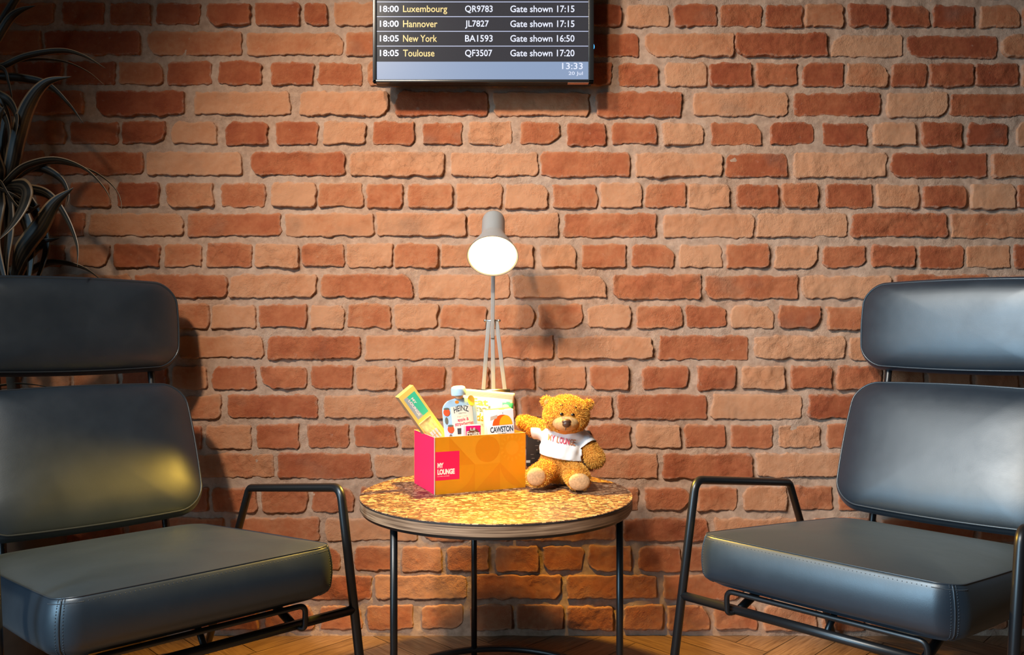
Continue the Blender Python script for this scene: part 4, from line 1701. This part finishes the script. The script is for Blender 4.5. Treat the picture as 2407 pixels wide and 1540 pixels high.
def build_carton():
    root = thing('juice_carton', (0, 0, 0), 'white juice carton with half an orange printed on it', 'carton')
    topc, d = inbox(1174, 963, .012)
    w, t = .0570, .036
    R = frame_at(None, -3.0, YAW - 7)
    h = topc.z - FLOORZ - .004
    wc = plain('white_carton', (0.80, 0.81, 0.83), 0.32, 0, 0.6)
    o = MB().box((0, t / 2, h / 2), (w, t, h), None, 0, .0012).build('carton_body', wc, root)
    auto_sharp(o)
    MB().box((0, t / 2, h + .0008), (w * .96, t * .2, .0018)).build('top_seal', plain('yellow_seal', (0.9, 0.62, 0.12), .5), root, smooth=False)
    MB().box((.004, .006, h + .0012), (.012, .006, .0014)).build('straw_hole', plain('gold_foil', (0.85, 0.55, 0.1), .3), root, smooth=False)
    yf = -.0001
    zb = h - .0315
    og = plain('orange_red_print', (0.90, 0.115, 0.012), 0.45)
    ol = plain('amber_print', (0.90, 0.42, 0.012), 0.45)
    MB().poly(disc_pts(.0035, zb, .0215, .0215, yf, 0, 180)).build('orange_half', og, o, smooth=False)
    MB().poly(disc_pts(.0105, zb + .0005, .0140, .0195, yf - .00008, 0, 180)).build('orange_highlight', ol, o, smooth=False)
    gs = plain('kraft_stamp', (0.60, 0.47, 0.36), .6)
    MB().poly([Vector((-.0225, yf - .00012, h - .0205)), Vector((-.008, yf - .00012, h - .0165)), Vector((-.0065, yf - .00012, h - .0095)), Vector((-.0215, yf - .00012, h - .0125))]).build('stamp', gs, o, smooth=False)
    MB().box((.005, yf, zb + .0245), (.0008, .0001, .0035)).build('stalk', plain('stalk_print', (0.1, 0.1, 0.08), .5), o, smooth=False)
    nv = plain('navy_lettering', (0.025, 0.045, 0.07), 0.5)
    org = (0, yf - .00012, 0)
    ex, ez = (1, 0, 0), (0, 0, 1)
    text_on('CAWSTON', org, ex, ez, (-.0235, zb - .0145, .0255, zb - .0025), .025, .95).build('lettering', nv, o, smooth=False)
    text_on('PRESS', org, ex, ez, (-.0085, zb - .0225, .0105, zb - .0165), .02).build('lettering', nv, o, smooth=False)
    for s in (-1, 1):
        ln = MB().box((.001 + s * .0165, yf - .00012, zb - .0195), (.0095, .0001, .0007))
        ln.box((.001 + s * .0118, yf - .00012, zb - .0195), (.0012, .0001, .0030))
        ln.build('printed_rule', nv, o, smooth=False)
    text_on('ORIGINAL RECIPE', org, ex, ez, (-.020, zb - .0275, .022, zb - .0255), .0).build('small_lettering', plain('pale_grey_print', (0.5, 0.5, 0.52), .5), o, smooth=False)
    place(root, R, Vector((topc.x + .0095, topc.y + .002, FLOORZ + .0035)))


def build_bag():
    root = thing('crisp_bag', (0, 0, 0), 'white crisp bag with a green corner, at the back of the snack box', 'bag')
    top, d = inbox(1151, 919, .110)
    w = .060
    h = .190
    bagm = plain('white_bag_film', (0.84, 0.82, 0.76), 0.3, 0, 0.6)
    body = pillow_bag(root, w, h, .017, bagm, 'bag_body', crimp=.014, n=26, narrow=.27)
    wr = lambda s, x0, z0, x1, z1, mt, bold=.03: drape(text_on(s, (0, 0, 0), (1, 0, 0), (0, 0, 1), (x0, z0, x1, z1), bold), body, lift=.0005).build('lettering', mt, body, smooth=False)
    yel = plain('mustard_print', (0.85, 0.48, 0.08), .5)
    slate = plain('slate_print', (0.10, 0.125, 0.16), .5)
    orp = plain('orange_lettering', (0.88, 0.30, 0.02), .5)
    wr('Eat', -.042, h - .033, -.004, h - .018, yel)
    wr('real', -.046, h - .047, .001, h - .032, slate)
    wr('kids', -.044, h - .066, -.013, h - .049, orp)
    wr('CHEESE STICKS', -.042, h - .077, -.002, h - .072, slate, .0)
    gr = plain('mint_print', (0.05, 0.60, 0.38), .5)
    drape(grid_patch(.030, h - .048, .0595, h - .020, 12, lambda x, z: z < h - .021 - (x - .045) ** 2 * 10 and z > h - .047 + (x - .030) * .0 + max(0, .040 - x) * 1.2), body, lift=.0009).build('green_patch', gr, body)
    drape(polar_patch(.0385, h - .0305, .008, .0045), body, lift=.0014).build('printed_puffs', cream, body)
    sl = MB()
    for i in range(6):
        z = h - .0022 - .0022 * i
        sl.box((0, -.0016, z), (w * 1.9, .0004, .0005))
    sl.build('crimp_lines', plain('grey_crimp', (0.55, 0.53, 0.5), .4), body, smooth=False)
    R = frame_at(None, 6.5, YAW, 0.0)
    place(root, R, top - R @ Vector((0, 0, h)))


build_breadsticks()
build_pouch()
build_raisins()
build_carton()
build_bag()


# ------------------------------------------------------------------ teddy bear
def voxel_union(mb, name, voxel, smooth_it=6):
    o = mb.build(name, M['fur'])
    md = o.modifiers.new('remesh', 'REMESH')
    md.mode = 'VOXEL'
    md.voxel_size = voxel
    ms = o.modifiers.new('smooth', 'SMOOTH')
    ms.iterations = smooth_it
    ms.factor = 0.5
    dg = bpy.context.evaluated_depsgraph_get()
    dg.update()
    me = bpy.data.meshes.new_from_object(o.evaluated_get(dg))
    bpy.data.objects.remove(o)
    return me


def limb(mb, p, q, r0, r1, n=6):
    p, q = Vector(p), Vector(q)
    for i in range(n + 1):
        t = i / n
        r = r0 + (r1 - r0) * t
        mb.ell(p.lerp(q, t), (r, r, r), nu=18, nv=12)
    return mb


def build_bear():
    d0 = 1.765
    o_ = Vector((P(1328, 0, d0).x, d0 - CAMD, TZ))
    root = thing('teddy_bear', o_, 'golden teddy bear in a white T-shirt sitting on the round table', 'toy')
    loc = lambda px, py, d: P(px, py, d) - o_
    s = lambda px, d=d0: px * d / FPX
    hdc = loc(1331, 975.5, 1.737)
    body = MB()
    # head, cheeks, ears
    body.ell(hdc, (s(52.5), s(47), s(45)))
    body.ell(loc(1331, 983, 1.728), (s(51), s(42), s(34)))
    for (x, y, r, dd) in ((1284, 944, 13.5, 1.745), (1383, 950, 12.5, 1.745)):
        body.ell(loc(x, y, dd), (s(r), s(8), s(r)))
    # torso
    tor = loc(1322, 1068, 1.757)
    body.ell(tor, (s(47), s(38), s(58)))
    body.ell(loc(1317, 1095, 1.757), (s(50), s(42), s(40)))
    body.ell(loc(1338, 1022, 1.75), (s(30), s(26), s(24)))
    # arms
    limb(body, loc(1282, 1014, 1.765), loc(1256, 1005, 1.787), s(20), s(22))
    limb(body, loc(1256, 1005, 1.787), loc(1229, 991, 1.802), s(22), s(15.5))
    limb(body, loc(1370, 1036, 1.755), loc(1398, 1077, 1.735), s(20), s(23))
    # legs, feet towards the camera
    limb(body, loc(1294, 1102, 1.74), loc(1268, 1117, 1.700), s(25), s(25))
    limb(body, loc(1345, 1108, 1.735), loc(1358, 1122, 1.685), s(26), s(26))
    for (x, y, dd, r) in ((1263, 1119, 1.690, 25.5), (1361, 1128, 1.672, 26)):
        body.ell(loc(x, y, dd), (s(r), s(13), s(r * .95)))
    zmin = .0035
    for i, v in enumerate(body.v):
        if v[2] < zmin:
            body.v[i] = (v[0], v[1], zmin)
    me = voxel_union(body, 'body', .0036)
    # T-shirt volumes (used for the shirt and to keep fur from growing through it)
    shirt = MB()
    shirt.ell(tor, (s(54), s(45), s(62)))
    shirt.ell(loc(1317, 1090, 1.757), (s(56), s(46.5), s(40)))
    shirt.ell(loc(1335, 1024, 1.752), (s(40), s(32), s(26)))
    limb(shirt, loc(1288, 1016, 1.765), loc(1248, 1005, 1.790), s(22), s(25))
    limb(shirt, loc(1364, 1030, 1.757), loc(1392, 1066, 1.738), s(23), s(25.5))
    sm = voxel_union(shirt, 'shirt_form', .0032)
    shp = [('hem', loc(1263, 1065, 1.72), loc(1369, 1083, 1.72))]
    hem0, hem1 = loc(1262, 1067, 1.74), loc(1369, 1084, 1.74)
    hem_n = Vector((-(hem1 - hem0).z, 0, (hem1 - hem0).x)).normalized()      # up

    def cuff(p, q, axis):
        return (Vector(p) + Vector(q)) / 2, Vector(axis).normalized()
    cl, cln = loc(1263, 1008, 1.78), (loc(1231, 999, 1.805) - loc(1282, 1014, 1.765)).normalized()
    cr_, crn = loc(1383, 1049, 1.745), (loc(1398, 1077, 1.735) - loc(1370, 1036, 1.755)).normalized()
    neck_c = loc(1334, 1008, 1.745)

    def in_shirt(p, grow=0.0):
        if (p - hem0).dot(hem_n) < -.003 and not (p - cr_).length < .0:
            if (p - hem0).dot(hem_n) < -.003:
                return False
        if (p - cl).dot(cln) > .001 and p.x < cl.x + .01:
            return False
        if (p - cr_).dot(crn) > .001 and p.x > cr_.x - .012:
            return False
        return p.z < neck_c.z
    # cut the shirt open
    bm = bmesh.new()
    bm.from_mesh(sm)

    def cut(co, no, sel):
        geom = [f for f in bm.faces if sel(f.calc_center_median())]
        edges = {e for f in geom for e in f.edges}
        verts = {v for f in geom for v in f.verts}
        bmesh.ops.bisect_plane(bm, geom=list(verts) + list(edges) + geom, plane_co=co, plane_no=no, clear_outer=False, clear_inner=False)
        bm.faces.ensure_lookup_table()
        dead = [f for f in bm.faces if (f.calc_center_median() - co).dot(no) > 0 and sel(f.calc_center_median())]
        bmesh.ops.delete(bm, geom=dead, context='FACES')
    cut(cl, cln, lambda c_: c_.x < cl.x + .012)
    cut(cr_, crn, lambda c_: c_.x > cr_.x - .016 and c_.z < cr_.z + .03)
    cut(hem0, -hem_n, lambda c_: c_.x < cr_.x - .016 or (c_.z < hem1.z - .0))
    cut(neck_c, Vector((0, 0, 1)), lambda c_: True)
    # gentle creases
    for v in bm.verts:
        p = v.co
        v.co += v.normal * (.0011 * math.sin(p.z * 230 + p.x * 90) + .0007 * math.sin(p.x * 260 - p.z * 120))
    bmesh.ops.recalc_face_normals(bm, faces=bm.faces)
    bm.to_mesh(sm)
    bm.free()
    # fur
    rgen = np.random.default_rng(11)
    me.calc_loop_triangles()
    co = np.array([v.co for v in me.vertices])
    tri = np.array([t.vertices for t in me.loop_triangles])
    A, B, C_ = co[tri[:, 0]], co[tri[:, 1]], co[tri[:, 2]]
    cr = np.cross(B - A, C_ - A)
    ar = np.linalg.norm(cr, axis=1)
    NST = 60000
    pick = rgen.choice(len(tri), NST, p=ar / ar.sum())
    r1, r2 = rgen.random(NST), rgen.random(NST)
    fl = r1 + r2 > 1
    r1[fl], r2[fl] = 1 - r1[fl], 1 - r2[fl]
    pos = A[pick] + (B - A)[pick] * r1[:, None] + (C_ - A)[pick] * r2[:, None]
    nor = cr[pick] / ar[pick][:, None]
    padL, padR = loc(1261, 1121, 1.677), loc(1362, 1133, 1.659)
    muz = loc(1330, 993, 1.706)
    verts = [tuple(v.co) for v in me.vertices]
    faces = [tuple(p.vertices) for p in me.polygons]
    nb = len(verts)
    cols = []
    for v in verts:
        g = .85 + .3 * random.Random(int(v[0] * 1e6)).random()
        cols.append((.56 * g, .24 * g, .034 * g, 1))
    rr = random.Random(2)
    for p, nn in zip(pos, nor):
        p = Vector(p)
        nn = Vector(nn)
        if in_shirt(p):
            continue
        q = p - muz
        if (q.x / s(31)) ** 2 + (q.z / s(20)) ** 2 < 1.0 and nn.y < 0:
            continue
        skip = False
        for c_, rx, rz in ((padL, s(22), s(21)), (padR, s(25), s(20))):
            q = p - c_
            if (q.x / rx) ** 2 + (q.z / rz) ** 2 < 0.95 and q.y < .012 and nn.y < -.3:
                skip = True
        if skip:
            continue
        if p.z < .006 and nn.z < -.3:
            continue
        ln = rr.uniform(.0034, .0068)
        rv = Vector((rr.gauss(0, 1), rr.gauss(0, 1), rr.gauss(0, 1)))
        dr = (nn + rv * .42 + Vector((0, 0, -.28))).normalized()
        dr2 = (dr + Vector((0, 0, -.35)) + rv * .15).normalized()
        sd = dr.cross(Vector((rr.gauss(0, 1), rr.gauss(0, 1), rr.gauss(0, 1)))).normalized()
        w = rr.uniform(.00030, .00052)
        b0 = p - nn * .0008
        m0 = b0 + dr * ln * .55
        t0 = m0 + dr2 * ln * .5
        for x in (t0, m0):
            if x.z < .0006:
                x.z = .0006
        i = len(verts)
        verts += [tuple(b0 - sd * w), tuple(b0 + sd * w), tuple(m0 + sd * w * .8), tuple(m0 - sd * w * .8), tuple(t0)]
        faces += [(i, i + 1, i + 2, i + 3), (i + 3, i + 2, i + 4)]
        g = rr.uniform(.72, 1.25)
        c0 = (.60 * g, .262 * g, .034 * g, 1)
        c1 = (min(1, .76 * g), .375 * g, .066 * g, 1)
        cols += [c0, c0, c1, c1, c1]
    fm = bpy.data.meshes.new('body')
    fm.from_pydata(verts, [], faces)
    at = fm.attributes.new('fur_colour', 'FLOAT_COLOR', 'POINT')
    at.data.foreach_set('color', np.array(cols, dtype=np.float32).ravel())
    fm.materials.append(M['fur'])
    fm.polygons.foreach_set('use_smooth', [True] * len(fm.polygons))
    fm.update()
    bo = bpy.data.objects.new('body', fm)
    COL.objects.link(bo)
    bo.parent = root
    bo['label'] = 'fluffy golden fur body'
    # T-shirt
    sm.name = 'shirt'
    sm.materials.clear()
    sm.materials.append(plain('white_cotton', (0.80, 0.80, 0.79), 0.85, 0, 0.2, (420, 0.25, 0.0006)))
    sm.polygons.foreach_set('use_smooth', [True] * len(sm.polygons))
    so = bpy.data.objects.new('shirt', sm)
    COL.objects.link(so)
    so.parent = root
    so['label'] = 'white T-shirt with small lettering'
    sd = so.modifiers.new('thickness', 'SOLIDIFY')
    sd.thickness = .0012
    sd.offset = 1
    # lettering, in red and brown letters, pressed on the chest
    ax = (loc(1354, 1041, 1.70) - loc(1288, 1029, 1.70))
    ax.y = 0
    ex = ax.normalized()
    ez = Vector((-ex.z, 0, ex.x))
    og = loc(1289, 1040, 1.70)
    og.y = 0
    bm = bmesh.new()
    bm.from_mesh(sm)
    bvh = BVHTree.FromBMesh(bm)
    bm.free()
    W_ = s(63, 1.715)
    hL = s(14, 1.715)
    red = plain('red_print', (0.60, 0.015, 0.06), 0.6)
    brn = plain('copper_print', (0.50, 0.19, 0.08), 0.6)

    def press(mb):
        out = []
        for v in mb.v:
            h = bvh.ray_cast(Vector((v[0], -.2, v[2])), Vector((0, 1, 0)))
            out.append((v[0], (h[0].y if h[0] else -.04) - .0036, v[2]))
        mb.v = out
        return mb
    x = 0.0
    spec = [('M', .125, 1), ('Y', .105, 0), (None, .05, 0), ('L', .095, 1), ('O', .115, 0), ('U', .115, 0), ('N', .12, 0), ('G', .115, 1), ('E', .10, 1)]
    tot = sum(a[1] for a in spec) + .01 * len(spec)
    gr = [MB(), MB()]
    for (ch, w, ci) in spec:
        if ch:
            t_ = text_on(ch, og, ex, ez, (x * W_, 0, (x + w) * W_, hL), .02)
            gr[ci].add(t_.v, t_.f)
        x += w + .012
    press(gr[0]).build('lettering', red, so, smooth=False)
    press(gr[1]).build('lettering', brn, so, smooth=False)
    # muzzle, nose, mouth stitch, eyes, brows, foot pads
    tan = plain('tan_velvet', (0.60, 0.35, 0.15), 0.85, 0, 0.2, (700, 0.5, 0.0009), var=0.18, vscale=160)
    MB().ell(loc(1330, 992.5, 1.708), (s(32), s(26), s(20.5)), nu=40, nv=24).build('muzzle', tan, root)
    nose_m = plain('brown_nose', (0.075, 0.032, 0.018), 0.4)
    MB().ell(loc(1331.5, 991, 1.6865), (s(10.5), s(6.5), s(6))).ell(loc(1331.5, 997, 1.6860), (s(9.5), s(7), s(8))).build('nose', nose_m, root)
    thr = plain('dark_thread', (0.03, 0.014, 0.008), 0.6)
    MB().tube([loc(1331, 1001, 1.6835), loc(1330.5, 1006, 1.6850), loc(1329, 1011, 1.6925)], s(.8), 6).build('mouth_stitch', thr, root)
    eye_m = plain('black_eye', (0.006, 0.004, 0.004), 0.12, 0, 0.8)
    bead = bpy.data.objects
    # seat each eye on the head surface
    bmh = bmesh.new()
    bmh.from_mesh(me)
    bh = BVHTree.FromBMesh(bmh)
    bmh.free()
    cam_l = Vector((0, -CAMD, CAMZ)) - o_

    def on_body(px, py, lift):
        dr = (loc(px, py, 1.7) - cam_l).normalized()
        h = bh.ray_cast(cam_l, dr)
        return (h[0] if h[0] else loc(px, py, 1.69)) - dr * lift
    for (x, y) in ((1320, 973.5), (1346.5, 975)):
        MB().ell(on_body(x, y, .0030), (s(4.2), s(3.0), s(3.2))).build('eye', eye_m, root)
    for (x0, y0, x1, y1) in ((1316.5, 954, 1324, 952), (1350, 956, 1356, 959)):
        MB().tube([on_body(x0, y0, .0095), on_body((x0 + x1) / 2, (y0 + y1) / 2 - .7, .0100), on_body(x1, y1, .0095)], s(1.1), 6).build('eyebrow_stitch', thr, root)
    pad = plain('pale_tan_pad', (0.50, 0.30, 0.15), 0.9, 0, 0.2, (600, 0.6, 0.0012), var=0.22, vscale=260)
    for (x, y, dd, rx, rz) in ((1261, 1121, 1.683, 22.5, 21.5), (1362, 1133, 1.664, 25.5, 20.5)):
        MB().ell(loc(x, y, dd), (s(rx, dd), s(9), s(rz, dd)), nu=36, nv=20).build('foot_pad', pad, root)
    for (x, y, dd) in ((1286, 947, 1.7385),):
        MB().ell(loc(x, y, dd), (s(7), s(3), s(8))).build('inner_ear', tan, root)
    bpy.data.meshes.remove(me)


build_bear()


# ------------------------------------------------------------------ potted plant behind the left chair
def build_plant():
    base = Vector((-1.13, -.19, 0))
    root = thing('potted_plant', base, 'dark striped dracaena plant in a pot behind the left chair', 'plant')
    pot_m = plain('dark_brown_pot', (0.055, 0.038, 0.028), 0.6, var=0.2, vscale=20)
    o = MB().lathe([(0.0, .0), (.085, 0), (.092, .004), (.118, .28), (.122, .30), (.122, .33), (.112, .33), (.110, .30), (.104, .285), (0.0, .285)], seg=56).build('pot', pot_m, root)
    auto_sharp(o, 40)
    MB().lathe([(.1045, .2855), (.104, .292), (.06, .300), (0.0, .302)], seg=40).build('soil', plain('potting_soil', (0.02, 0.014, 0.01), .9, bump=(120, .9, .008)), root)
    cane = plain('grey_brown_cane', (0.10, 0.065, 0.04), 0.8, bump=(60, .6, .004), var=0.3, vscale=40)
    loc = lambda px, py, d: P(px, py, d) - base
    c1 = loc(-2, 440, 1.872)
    c2 = loc(-58, 170, 1.90)
    MB().tube(catmull([(0.02, 0.0, .29), (.02, .01, .5), c1 + Vector((0, 0, -.15)), c1 + Vector((0, 0, -.02))], 6), .013, 12).build('cane', cane, root)
    MB().tube(catmull([(-.03, .01, .29), (-.04, .02, .6), c2 + Vector((.0, 0, -.3)), c2 + Vector((0, 0, -.02))], 6), .014, 12).build('cane', cane, root)

    def leaf(pts, wpx, d0, d1, twist=0.0, start=None):
        n = len(pts)
        P3 = []
        if start is not None:
            P3.append(start)
        for i, (x, y) in enumerate(pts):
            t = i / (n - 1)
            P3.append(loc(x, y, d0 + (d1 - d0) * t))
        P3 = catmull(P3, 9)
        m = len(P3)
        view = Vector((0, 1, 0))
        mb = MB()
        vs, fs, ac = [], [], []
        K = 8
        for i, p in enumerate(P3):
            t = i / (m - 1)
            tg = (P3[min(i + 1, m - 1)] - P3[max(i - 1, 0)]).normalized()
            side = tg.cross(view)
            if side.length < .05:
                side = Vector((1, 0, 0))
            side.normalize()
            side = Matrix.Rotation(twist + .5 * math.sin(t * 2.2), 3, tg) @ side
            nr = side.cross(tg)
            w = wpx * d0 / FPX * .43 * (min(1, .45 + t * 2.2) * (1 - max(0, (t - .45) / .55) ** 1.6) + .012)
            for k in range(K + 1):
                u = k / K * 2 - 1
                vs.append(p + side * u * w + nr * (abs(u) * w * .45 - .0))
                ac.append((u + 1) / 2)
        for i in range(m - 1):
            for k in range(K):
                a = i * (K + 1) + k
                fs.append((a, a + 1, a + K + 2, a + K + 1))
        mb.add(vs, fs)
        o = mb.build('leaf', M['leaf'], root, recalc=False)
        at = o.data.attributes.new('across', 'FLOAT', 'POINT')
        at.data.foreach_set('value', np.array(ac, dtype=np.float32))
        sd = o.modifiers.new('thickness', 'SOLIDIFY')
        sd.thickness = .0006
        return o
    C1, C2 = c1, c2
    leaf([(0, 158), (60, 133), (140, 120), (195, 131), (249, 161)], 17, 1.87, 1.80, 0.3, C2)
    leaf([(0, 153), (80, 141), (150, 146), (205, 168), (244, 198)], 12, 1.89, 1.84, 0.9, C2)
    leaf([(22, 405), (42, 320), (68, 245), (108, 195), (168, 180)], 40, 1.84, 1.78, 0.1, C1)
    leaf([(0, 180), (50, 185), (110, 200), (160, 245), (198, 292)], 24, 1.90, 1.86, 0.2, C2)
    leaf([(2, 160), (18, 195), (26, 225), (30, 244)], 14, 1.86, 1.84, 0.2, C2)
    leaf([(-20, 215), (18, 240), (36, 275), (38, 318)], 30, 1.84, 1.80, 0.0, C2)
    leaf([(-30, 235), (2, 265), (18, 305), (19, 347)], 24, 1.83, 1.79, 0.0, C2)
    leaf([(14, 430), (60, 392), (130, 377), (195, 397), (240, 437), (266, 478)], 20, 1.84, 1.76, 0.5, C1)
    leaf([(30, 425), (110, 385), (200, 398), (252, 426), (281, 462), (287, 508)], 15, 1.86, 1.80, 0.8, C1)
    leaf([(30, 405), (90, 396), (138, 420), (158, 455), (157, 484)], 26, 1.87, 1.83, 0.1, C1)
    leaf([(46, 442), (50, 470), (28, 520), (-4, 566)], 54, 1.80, 1.73, 0.0, C1)
    leaf([(50, 590), (92, 535), (128, 478), (173, 441)], 46, 1.82, 1.78, 0.0, loc(30, 650, 1.85))
    leaf([(50, 445), (108, 458), (150, 510), (178, 575), (182, 628)], 30, 1.83, 1.77, 0.2, C1)
    leaf([(52, 652), (105, 622), (150, 620), (200, 633), (241, 660)], 22, 1.90, 1.93, 0.3, loc(20, 690, 1.90))
    leaf([(-10, 95), (22, 45), (50, 24), (84, 13)], 22, 1.88, 1.84, 0.2, C2)
    leaf([(0, 430), (25, 470), (60, 500), (95, 478)], 16, 1.82, 1.78, 0.4, C1)
    leaf([(0, 445), (40, 465), (75, 490), (95, 482)], 12, 1.84, 1.82, 0.4, C1)
    leaf([(10, 470), (14, 540), (10, 610), (16, 680)], 44, 1.84, 1.80, 0.0, C1)
    leaf([(30, 470), (60, 540), (66, 620), (60, 700)], 46, 1.86, 1.83, 0.0, C1)
    leaf([(60, 470), (100, 560), (92, 630), (60, 720)], 40, 1.88, 1.85, 0.1, C1)
    leaf([(-10, 480), (-20, 560), (0, 640), (30, 710)], 46, 1.82, 1.79, 0.0, C1)
    leaf([(10, 390), (8, 330), (14, 270), (-6, 210)], 34, 1.85, 1.83, 0.0, C1)
    leaf([(-6, 400), (-20, 350), (-10, 290), (10, 250)], 36, 1.83, 1.80, 0.0, C1)
    leaf([(-30, 420), (-60, 360), (-110, 330), (-150, 350)], 34, 1.83, 1.76, 0.0, C1)
    leaf([(-70, 150), (-110, 90), (-170, 80), (-220, 130)], 30, 1.88, 1.82, 0.0, C2)
    leaf([(-60, 140), (-55, 60), (-30, -20), (10, -70)], 30, 1.89, 1.86, 0.0, C2)
    leaf([(-40, 130), (0, 60), (60, -30), (140, -60)], 26, 1.92, 1.93, 0.0, C2)
    leaf([(-90, 200), (-140, 230), (-180, 290), (-190, 360)], 34, 1.86, 1.80, 0.0, C2)
    leaf([(-40, 920), (20, 905), (70, 904), (131, 913)], 10, 1.88, 1.84, 0.5, loc(-60, 980, 1.9))
    leaf([(20, 690), (50, 620), (95, 575), (140, 560)], 36, 1.88, 1.86, 0.1, loc(0, 760, 1.88))


build_plant()
